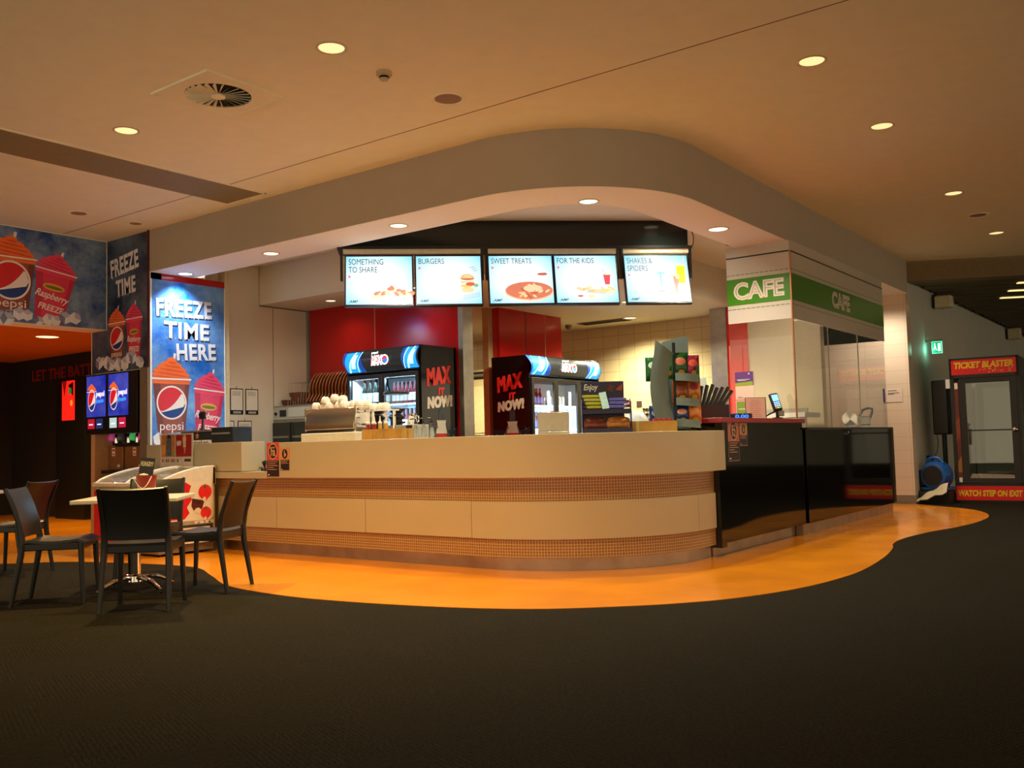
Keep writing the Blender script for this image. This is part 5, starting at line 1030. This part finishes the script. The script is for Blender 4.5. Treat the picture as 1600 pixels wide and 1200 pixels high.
# ------------------------------------------------------------------ ice cream freezer
t = thing('ice_cream_freezer', 'red and white ice cream chest freezer with curved glass lid', 'freezer', (-9.68, 5.42, 0))
L, D = 1.21, .68; sh = M('freezer_shell', (164, 152, 130), .35); 
mb = MB(); mb.box(0, L, 0, D, .10, .70, sh); ob('shell', mb, t, bevel=.02)
ob('base_grille', MB().box(.02, L - .02, .02, D - .02, .03, .10, M('freezer_base', (120, 104, 84), .5)), t)
for x in (.08, L - .12): 
    for y in (.06, D - .1): ob('caster', MB().lathe([(.022, -.014), (.022, .014)], black, (x + .02, y + .02, .022), 14, 'x'), t)
def topz(y): return .735 + .155 * math.sin(math.pi / 2 * min(1, max(0, y / D)) ** .85)
for x0, x1, nm in ((0, .05, 'end_rail'), (L - .05, L, 'end_rail'), (L / 2 - .02, L / 2 + .02, 'middle_rail')):
    pr = [(0, .70)] + [(0, .735)] + [(D * i / 10, topz(D * i / 10) + .012) for i in range(1, 11)] + [(D, .70)]
    ob(nm, MB().prism(pr, x0, x1, cream_pl) if False else MB().prism([(a, b) for a, b in pr], 0, x1 - x0, cream_pl), t, mw=Matrix.Translation((x0, 0, 0)) @ Matrix(((0, 0, 1, 0), (1, 0, 0, 0), (0, 1, 0, 0), (0, 0, 0, 1))), bevel=.006)
ob('front_rail', MB().box(0, L, -.02, .045, .70, .745, cream_pl), t, bevel=.012); ob('back_rail', MB().box(0, L, D - .04, D, .70, .89, cream_pl), t, bevel=.008)
ob('glass_lid', MB().sheet([[(x, D * i / 10, topz(D * i / 10)) for x in (.05, L / 2 - .02)] for i in range(11)], glass_soft, .004).sheet([[(x, D * i / 10, topz(D * i / 10) - .006) for x in (L / 2 + .02, L - .05)] for i in range(11)], glass_soft, .004), t)
ob('wire_baskets', MB().box(.06, L - .06, .05, D - .05, .70, .712, M('basket_grey', (120, 116, 108), .5, var=.5, scale=16)), t)
rnd = random.Random(11); mb = MB()
for i in range(26): 
    x, y = rnd.uniform(.1, L - .16), rnd.uniform(.08, D - .18); mb.box(x, x + .09, y, y + .06, .712, .722 + rnd.uniform(0, .03), M('wrapper_%d' % (i % 4), ((150, 120, 150), (170, 160, 160), (120, 90, 70), (190, 180, 170))[i % 4], .3))
pk = ob('ice_cream_packets', mb, t); pk['kind'] = 'stuff'
mw = FY(0, -.001, 0); rdm = M('freezer_red', (214, 26, 36), .35, var=.03)
ob('front_graphic', MB().rect(.02, L - .02, .13, .66, rdm, 0).ell(.42, .42, .12, .2, M('freezer_cream', (232, 214, 180), .4), .001).ell(.44, .43, .09, .16, M('freezer_choc', (110, 60, 34), .4), .0015), t, mw=mw, flatgfx=True)
mw = FX(L + .001, 0, 0); fw = M('graphic_cream', (228, 216, 186), .4, var=.02); stb = M('strawberry', (222, 40, 36), .35, var=.1); lf = M('strawberry_leaf', (80, 90, 40), .5, var=0)
mb = MB()
def rrect(x0, x1, y0, y1, r): 
    return [(x1 - r + r * math.cos(a), y1 - r + r * math.sin(a)) for a in [i * math.pi / 12 for i in range(7)]] + [(x0 + r + r * math.cos(a), y1 - r + r * math.sin(a)) for a in [math.pi / 2 + i * math.pi / 12 for i in range(7)]] + [(x0 + r + r * math.cos(a), y0 + r + r * math.sin(a)) for a in [math.pi + i * math.pi / 12 for i in range(7)]] + [(x1 - r + r * math.cos(a), y0 + r + r * math.sin(a)) for a in [1.5 * math.pi + i * math.pi / 12 for i in range(7)]]
mb.flat(rrect(.03, .65, .34, .74, .06), fw, 0)
mb.flat([(.03, .36), (.03, .70), (.32, .735), (.38, .70), (.35, .62), (.39, .56), (.33, .48), (.36, .42), (.30, .36)], rdm, .001)
mb.ell(.29, .60, .06, .04, M('graphic_lilac', (150, 110, 150), .4), .002); mb.ell(.30, .60, .03, .03, M('graphic_face', (214, 180, 190), .4), .0025)
for cx, cy, r in ((.545, .63, .08), (.555, .415, .065)):
    mb.ell(cx, cy, r, r * .95, stb, .002).flat([(cx - r, cy), (cx + r, cy), (cx + r * .2, cy - r * 1.2)], stb, .0018).flat([(cx - r * .7, cy + r * .9), (cx - r * .2, cy + r * .6), (cx, cy + r * 1.1), (cx + r * .2, cy + r * .6), (cx + r * .6, cy + r * .9), (cx, cy + r * .4)], lf, .003)
    mb.ell(cx - r * .1, cy - r * .95, r * .25, r * .3, fw, .003)
ch = M('graphic_choc', (92, 36, 28), .35, var=.1); mb.flat([(.39, .57), (.54, .54), (.51, .46), (.48, .44), (.44, .47), (.41, .44), (.38, .49)], ch, .002).ell(.46, .44, .035, .03, fw, .003).flat([(.40, .555), (.50, .535), (.49, .50), (.40, .52)], M('graphic_choc_dark', (66, 22, 20), .35), .0026)
ob('side_graphic', mb, t, mw=mw, flatgfx=True)
mb = MB()
for i in range(5): mb.box(L, L + .006, .10, D - .08, .11 + i * .036, .128 + i * .036, cream_pl)
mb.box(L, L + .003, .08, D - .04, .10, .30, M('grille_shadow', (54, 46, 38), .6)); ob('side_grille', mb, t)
ob('warning_labels', MB().rect(.42, .53, .305, .335, cream_pl, 0).rect(.55, .65, .305, .335, cream_pl, 0).flat([(.45, .31), (.49, .31), (.47, .33)], M('warn_amber', (200, 130, 30), .4), .001).flat([(.58, .31), (.62, .31), (.60, .33)], black, .001), t, mw=mw, flatgfx=True)
# ------------------------------------------------------------------ tables and chairs
def make_chair(label):
    """one-piece plastic cafe chair; sits facing +y"""
    t = thing('cafe_chair', label, 'chair', (0, 0, 0), 0, 'charcoal cafe chairs')
    rows = []
    for i in range(9):
        v = i / 8; y = -.20 + .42 * v; z = .445 - .018 * math.sin(math.pi * v) + (.012 if 0 < v < .9 else 0) - (.02 if v == 1 else 0)
        rows.append([(x * .215, y, z - .006 * (1 - x * x)) for x in (-1, -.6, -.2, .2, .6, 1)])
    ob('seat', MB().sheet(rows, char_pl, .018), t)
    ob('seat_frame', MB().box(-.21, .21, .175, .20, .385, .435, char_pl).box(-.21, .21, -.20, -.175, .385, .435, char_pl).box(-.215, -.195, -.18, .18, .385, .435, char_pl).box(.195, .215, -.18, .18, .385, .435, char_pl), t, bevel=.006)
    rows = []
    for i in range(9):
        v = i / 8; z = .475 + .345 * v; y = -.195 - .02 * v - .085 * v * v
        rows.append([(x * (.20 + .015 * v), y - .025 * (1 - x * x), z - (.008 * (1 - x * x) if v == 1 else 0)) for x in (-1, -.66, -.33, 0, .33, .66, 1)])
    ob('backrest', MB().sheet(rows, char_pl, .016), t)
    for s in (-1, 1):
        ob('leg', MB().tube([(s * .205, .19, .43), (s * .212, .20, .22), (s * .222, .215, 0)], [.021, .018, .015], char_pl, 8), t)
        ob('leg', MB().tube([(s * .215, -.305, .825), (s * .212, -.255, .70), (s * .208, -.215, .58), (s * .205, -.195, .46), (s * .208, -.20, .36), (s * .215, -.235, .15), (s * .22, -.26, 0)], [.014, .016, .018, .022, .022, .018, .015], char_pl, 8), t)
    return t
CH = make_chair('charcoal chair nearest the camera, its back hiding the table edge')
def at(lat, d): x, y = LD(lat, d); return (x, y, 0)
CH.location = at(-2.56, 6.50); CH.rotation_euler = (0, 0, R(YD + 7))
dup(CH, at(-3.30, 6.83), YD - 79, 'charcoal chair on the left side of the near table, facing right')
dup(CH, at(-2.36, 7.22), YD + 82, 'charcoal chair on the right side of the near table, seen side on')
dup(CH, at(-3.06, 7.88), YD + 188, 'charcoal chair on the far side of the near table, facing the camera')
dup(CH, at(-4.52, 8.45), YD + 84, 'charcoal chair by the far left table, facing the left picture edge')
dup(CH, at(-3.03, 4.72), YD + 84, 'charcoal chair cut off by the left picture edge, nearest the lower corner')
top_m = M('table_top_white', (214, 204, 186), .3, var=.03)
def make_table(label, ctr, rz):
    t = thing('cafe_table', label, 'table', ctr, rz, 'square cafe tables')
    ob('tabletop', MB().box(-.375, .375, -.375, .375, .685, .715, top_m), t, bevel=.006); ob('column', MB().lathe([(.036, .05), (.036, .67), (.12, .684), (.12, .685)], chrome, n=24), t); ob('hub', MB().lathe([(.06, .07), (.055, .11), (.037, .125)], chrome, n=24), t)
    for k in range(4):
        a = R(45 + 90 * k); c, s = math.cos(a), math.sin(a)
        ob('foot', MB().tube([(c * r, s * r, z) for r, z in ((.03, .095), (.10, .10), (.19, .085), (.27, .052), (.32, .024))], [.03, .03, .028, .024, .018], chrome, 10, .6), t); ob('glide', MB().lathe([(.016, 0), (.016, .012), (0, .014)], black, (c * .315, s * .315, 0), 10), t)
    return t
TB = make_table('near square white table with chrome pedestal, chairs on all sides', at(-2.93, 7.27), YD + 9)
dup(TB, at(-5.42, 9.05), YD + 9, 'far square white table cut off by the left picture edge')
bx, by, _ = at(-2.80, 7.15)
t = thing('table_caddy', 'red tin bucket caddy on the near table', 'bucket', (bx, by, .7155), YD)
redt = M('bucket_red', (140, 22, 20), .35, var=.05)
ob('bucket', MB().lathe([(.052, 0), (.06, .01), (.075, .16), (.078, .165), (.073, .165), (.058, .015), (0, .012)], redt, n=28), t); ob('wire_handle', MB().tube([(-.07 + .14 * i / 10, -.079 - .0 * i, .16 - .11 * math.sin(math.pi * i / 10) * .8) for i in range(11)], .003, chrome, 6), t)
tag(ob('menu_card', MB().box(-.055, .055, -.002, .002, 0, .28, black), loc=(bx - .03, by - .012, .735), rot=(R(-6), R(6), YAW)), 'black HUNGRY menu card standing in the red bucket', 'menu card')
mc = bpy.data.objects['menu_card']; text('lettering', 'HUNGRY?', .096, .038, M('card_cream', (214, 196, 150), .5, var=0), mc, FY(0, -.002, 0), -.048, .215, .0005, .03)
tag(ob('sauce_packet', MB().lathe([(.03, 0), (.034, .02), (.034, .035), (.0, .045)], cream_pl, n=16), loc=(bx - .005, by - .02, .852)), 'white lidded tub in the red bucket', 'tub'); tag(ob('sauce_packet', MB().box(-.016, .016, -.01, .01, 0, .16, redt), loc=(bx - .04, by - .03, .735), rot=(0, 0, YAW), bevel=.004), 'red bottle top beside the tub in the bucket', 'bottle')
# ------------------------------------------------------------------ far right: ticket booth and the things round it
t = thing('ticket_booth', 'tall black booth with red yellow lettered signs and a glass door', 'booth', (-3.12, 15.32, 0), 3)
w, d, h = .93, .93, 2.16; bk = M('booth_black', (14, 13, 13), .35)
mb = MB()
for x in (0, w - .05):
    for y in (0, d - .05): mb.box(x, x + .05, y, y + .05, 0, h, bk)
ob('frame', mb, t); ob('header_box', MB().box(0, w, 0, d, h - .30, h, bk), t); ob('floor_box', MB().box(0, w, 0, d, 0, .28, bk), t)
br = M('booth_red', (206, 14, 18), .35, emit=.10, var=.03); mw = FY(0, -.002, 0)
ob('header_sign', MB().rect(.03, w - .03, h - .25, h - .03, br, 0), t, mw=mw, flatgfx=True); text('lettering', 'TICKET BLASTER', w * .86, .10, yellow_pr, t, mw, .07, h - .16, .002, .05, .15, ext=.001)
mb = MB(); rnd = random.Random(2)
for i in range(34): 
    cx, cy, r = rnd.uniform(w * .42, w * .92), h - .235 + rnd.uniform(0, .06), rnd.uniform(.008, .016); mb.flat([(cx + r * (1 if k % 2 == 0 else .45) * math.sin(k * math.pi / 5), cy + r * (1 if k % 2 == 0 else .45) * math.cos(k * math.pi / 5)) for k in range(10)], (yellow_pr, M('star_pink', (230, 120, 110), .4))[i % 2], .001)
ob('star_print', mb, t, mw=mw, flatgfx=True)
ob('floor_sign', MB().rect(.01, w - .01, .035, .245, br, 0), t, mw=mw, flatgfx=True); text('lettering', 'WATCH STEP ON EXIT', w * .92, .095, yellow_pr, t, mw, .035, .09, .002, .05, .1, ext=.001)
dr = ob('door', MB().box(.12, .21, -.02, .03, .29, 1.85, bk).box(w - .13, w - .04, -.02, .03, .29, 1.85, bk).box(.21, w - .13, -.02, .03, .29, .36, bk).box(.21, w - .13, -.02, .03, 1.78, 1.85, bk).box(.21, w - .13, -.02, .02, 1.06, 1.08, bk), t)
bg = GL('booth_glass', (.66, .70, .68), .10)
ob('pane', MB().box(.21, w - .13, 0, .006, .36, 1.78, bg), dr); ob('knob', MB().lathe([(.012, 0), (.012, -.03), (.032, -.04), (.036, -.06), (.02, -.075), (0, -.078)], chrome, (w - .085, -.02, 1.07), 18, 'y'), dr)
ob('side_pane', MB().box(w - .012, w - .006, .05, d - .05, .28, h - .3, bg).box(.006, .012, .05, d - .05, .28, h - .3, bg).box(.05, w - .05, d - .012, d - .006, .28, h - .3, bg), t)
ob('side_stripe', MB().flat([(.055, .36), (.11, .36), (.11, 1.75), (.055, 1.75)], M('stripe_red', (96, 22, 14), .3, var=.4, scale=3), 0).flat([(.055, .45), (.11, .45), (.11, .7), (.055, .6)], M('stripe_amber', (150, 90, 20), .3), .001).flat([(.055, .9), (.11, 1.0), (.11, 1.3), (.055, 1.2)], M('stripe_orange', (130, 50, 16), .3), .001).rect(.06, .105, .3, .37, paper, .001).rect(.06, .105, 1.7, 1.79, paper, .001), t, mw=mw, flatgfx=True)
ob('air_hose', MB().tube([(.25, .4, .3), (.25, .4, 1.0), (.26, .42, 1.7)], .015, black).lathe([(.05, 0), (.05, .09), (.02, .12)], black, (.25, .4, .28), 12), t)
t = thing('air_blower', 'round blue air blower on the floor beside the booth', 'blower', (-3.33, 15.12, .19), -14)
bl = M('blower_blue', (20, 82, 160), .4, var=.05)
ob('housing', MB().lathe([(.13, -.14), (.19, -.12), (.215, -.05), (.215, .08), (.18, .13), (0, .13)], bl, (0, 0, .22), 32, 'y'), t); ob('intake', MB().lathe([(.15, -.141), (.14, -.10), (0, -.10)], M('blower_dark', (16, 18, 22), .6), (0, 0, .22), 28, 'y'), t)
ob('handle', MB().tube([(-.13, -.02, .385), (-.11, -.02, .46), (-.03, -.02, .49), (.06, -.02, .475), (.12, -.02, .40)], .026, bl, 10), t); ob('base_skid', MB().box(-.2, .2, -.12, .12, 0, .05, bl), t, bevel=.015); ob('motor_box', MB().box(-.27, -.16, -.10, .05, .05, .30, black), t, bevel=.02)
tag(ob('low_plinth', MB().box(-3.555, -3.135, 14.95, 15.36, 0, .185, M('plinth_dark', (22, 18, 15), .6))), 'low dark plinth under the blue blower', 'plinth')
rows = [[(-3.56 + .42 * u / 8, 14.80 + .14 * v / 4 + .012 * math.sin(u * 1.7), .03 + .018 * u + (.05 + .012 * u) * v / 4 + .014 * math.sin(u * 1.6 + v)) for u in range(9)] for v in range(5)]
tag(ob('plastic_sheet', MB().sheet(rows, M('sheet_cream', (206, 192, 158), .4), .012)), 'crumpled cream plastic sheet in front of the blower', 'plastic sheet')
tag(ob('extension_lead', MB().tube([(-3.545, 15.6, .67), (-3.50, 15.58, .66), (-3.47, 15.5, .60), (-3.46, 15.4, .48), (-3.48, 15.3, .36)], .007, black)), 'black cord drooping from the wall socket to the blower', 'cord')
t = thing('power_plug', 'black plug in the white wall beside the blower', 'plug', (-3.571, 15.62, .67)); ob('body', MB().box(0, .05, -.03, .03, -.03, .03, black), t, bevel=.01)
t = thing('speaker_stand', 'black speaker on a pole stand half hidden behind the booth', 'speaker', (-3.30, 15.62, 0))
ob('speaker_box', MB().box(-.13, .10, -.12, .15, 1.02, 1.86, black), t, bevel=.02); ob('pole', MB().lathe([(.035, .02), (.035, 1.02)], black, n=14), t); ob('foot_plate', MB().lathe([(.16, 0), (.16, .02), (0, .025)], black, n=20), t)
ob('cable', MB().tube([(-.1, -.05, 1.1), (-.08, -.06, .9), (-.10, -.08, .75), (-.18, -.1, .6)], .006, black), t); ob('white_clip', MB().prism([(-.03, 0), (.03, 0), (.03, .01), (-.03, .01)], 1.72, 1.86, white), t, mw=Matrix.Translation((.12, -.16, .0)))
t = thing('exit_sign', 'small green running man exit sign on the right wall', 'exit sign', (-3.571, 15.95, 2.33))
ob('bracket', MB().box(0, .24, -.02, .03, .17, .20, M('bracket_grey', (110, 100, 84), .5)), t); ob('light_box', MB().box(.09, .24, -.015, .02, -.02, .17, EM('exit_green_edge', (110, 240, 190), 1.6)), t)
ob('pictogram', MB().rect(.097, .233, -.012, .162, EM('exit_green', (20, 150, 90), .8), .001).ell(.135, .13, .012, .012, EM('exit_white', (214, 255, 236), 1.2), .002).flat([(.128, .11), (.146, .114), (.152, .075), (.166, .03), (.155, .026), (.138, .065), (.118, .03), (.108, .035), (.128, .075)], EM('exit_white', (1, 1, 1)), .002).rect(.18, .222, .01, .14, EM('exit_white', (1, 1, 1)), .0018), t, mw=FY(0, -.016, 0), flatgfx=True)
lamp('exit_light', 'POINT', (.08, -.06, .05), 1.2, (.25, 1, .7), t, size=.05)
for x, y, s, lb in ((-3.571, 16.6, 1, 'nearer pale wall speaker near the corridor ceiling'), (-3.571, 23.6, 1.25, 'farther pale wall speaker near the corridor ceiling')):
    t = thing('wall_speaker', lb, 'speaker', (x, y, 3.1), 0, 'corridor wall speakers'); ob('mount', MB().box(0, .05, -.05, .05, .02, .24, black), t); ob('box', MB().prism([(.05, -.14), (.30, -.10), (.30, .10), (.05, .14)], 0, .2 * s, M('speaker_cream', (206, 190, 156), .6)), t, bevel=.02)
t = thing('wall_notice', 'white paper notice taped to the pale tiled column', 'notice', (-3.93, 14.795, 1.53)); ob('sheet', MB().box(0, .25, -.002, 0, 0, .21, M('notice_paper', (226, 208, 196), .7, var=.01)), t); mb = MB()
for y, a in ((.165, .13), (.13, .17), (.115, .09)): mb.rect(.04, .04 + a, y, y + .01, grey_text, .0005)
ob('print', mb, t, mw=FY(0, -.0025, 0), flatgfx=True); ob('side_tab', MB().box(-.03, .0, -.003, -.001, 0, .21, M('tab_blue', (60, 54, 110), .5)), t)
# dim dressing seen through the hatch above the cafe wall
tag(ob('duct', MB().lathe([(.14, -.6), (.14, .6)], M('duct_grey', (90, 104, 110), .4, .4), (-4.35, 15.4, 2.9), 18, 'x')), 'grey round duct seen dimly through the opening above the cafe wall', 'duct')
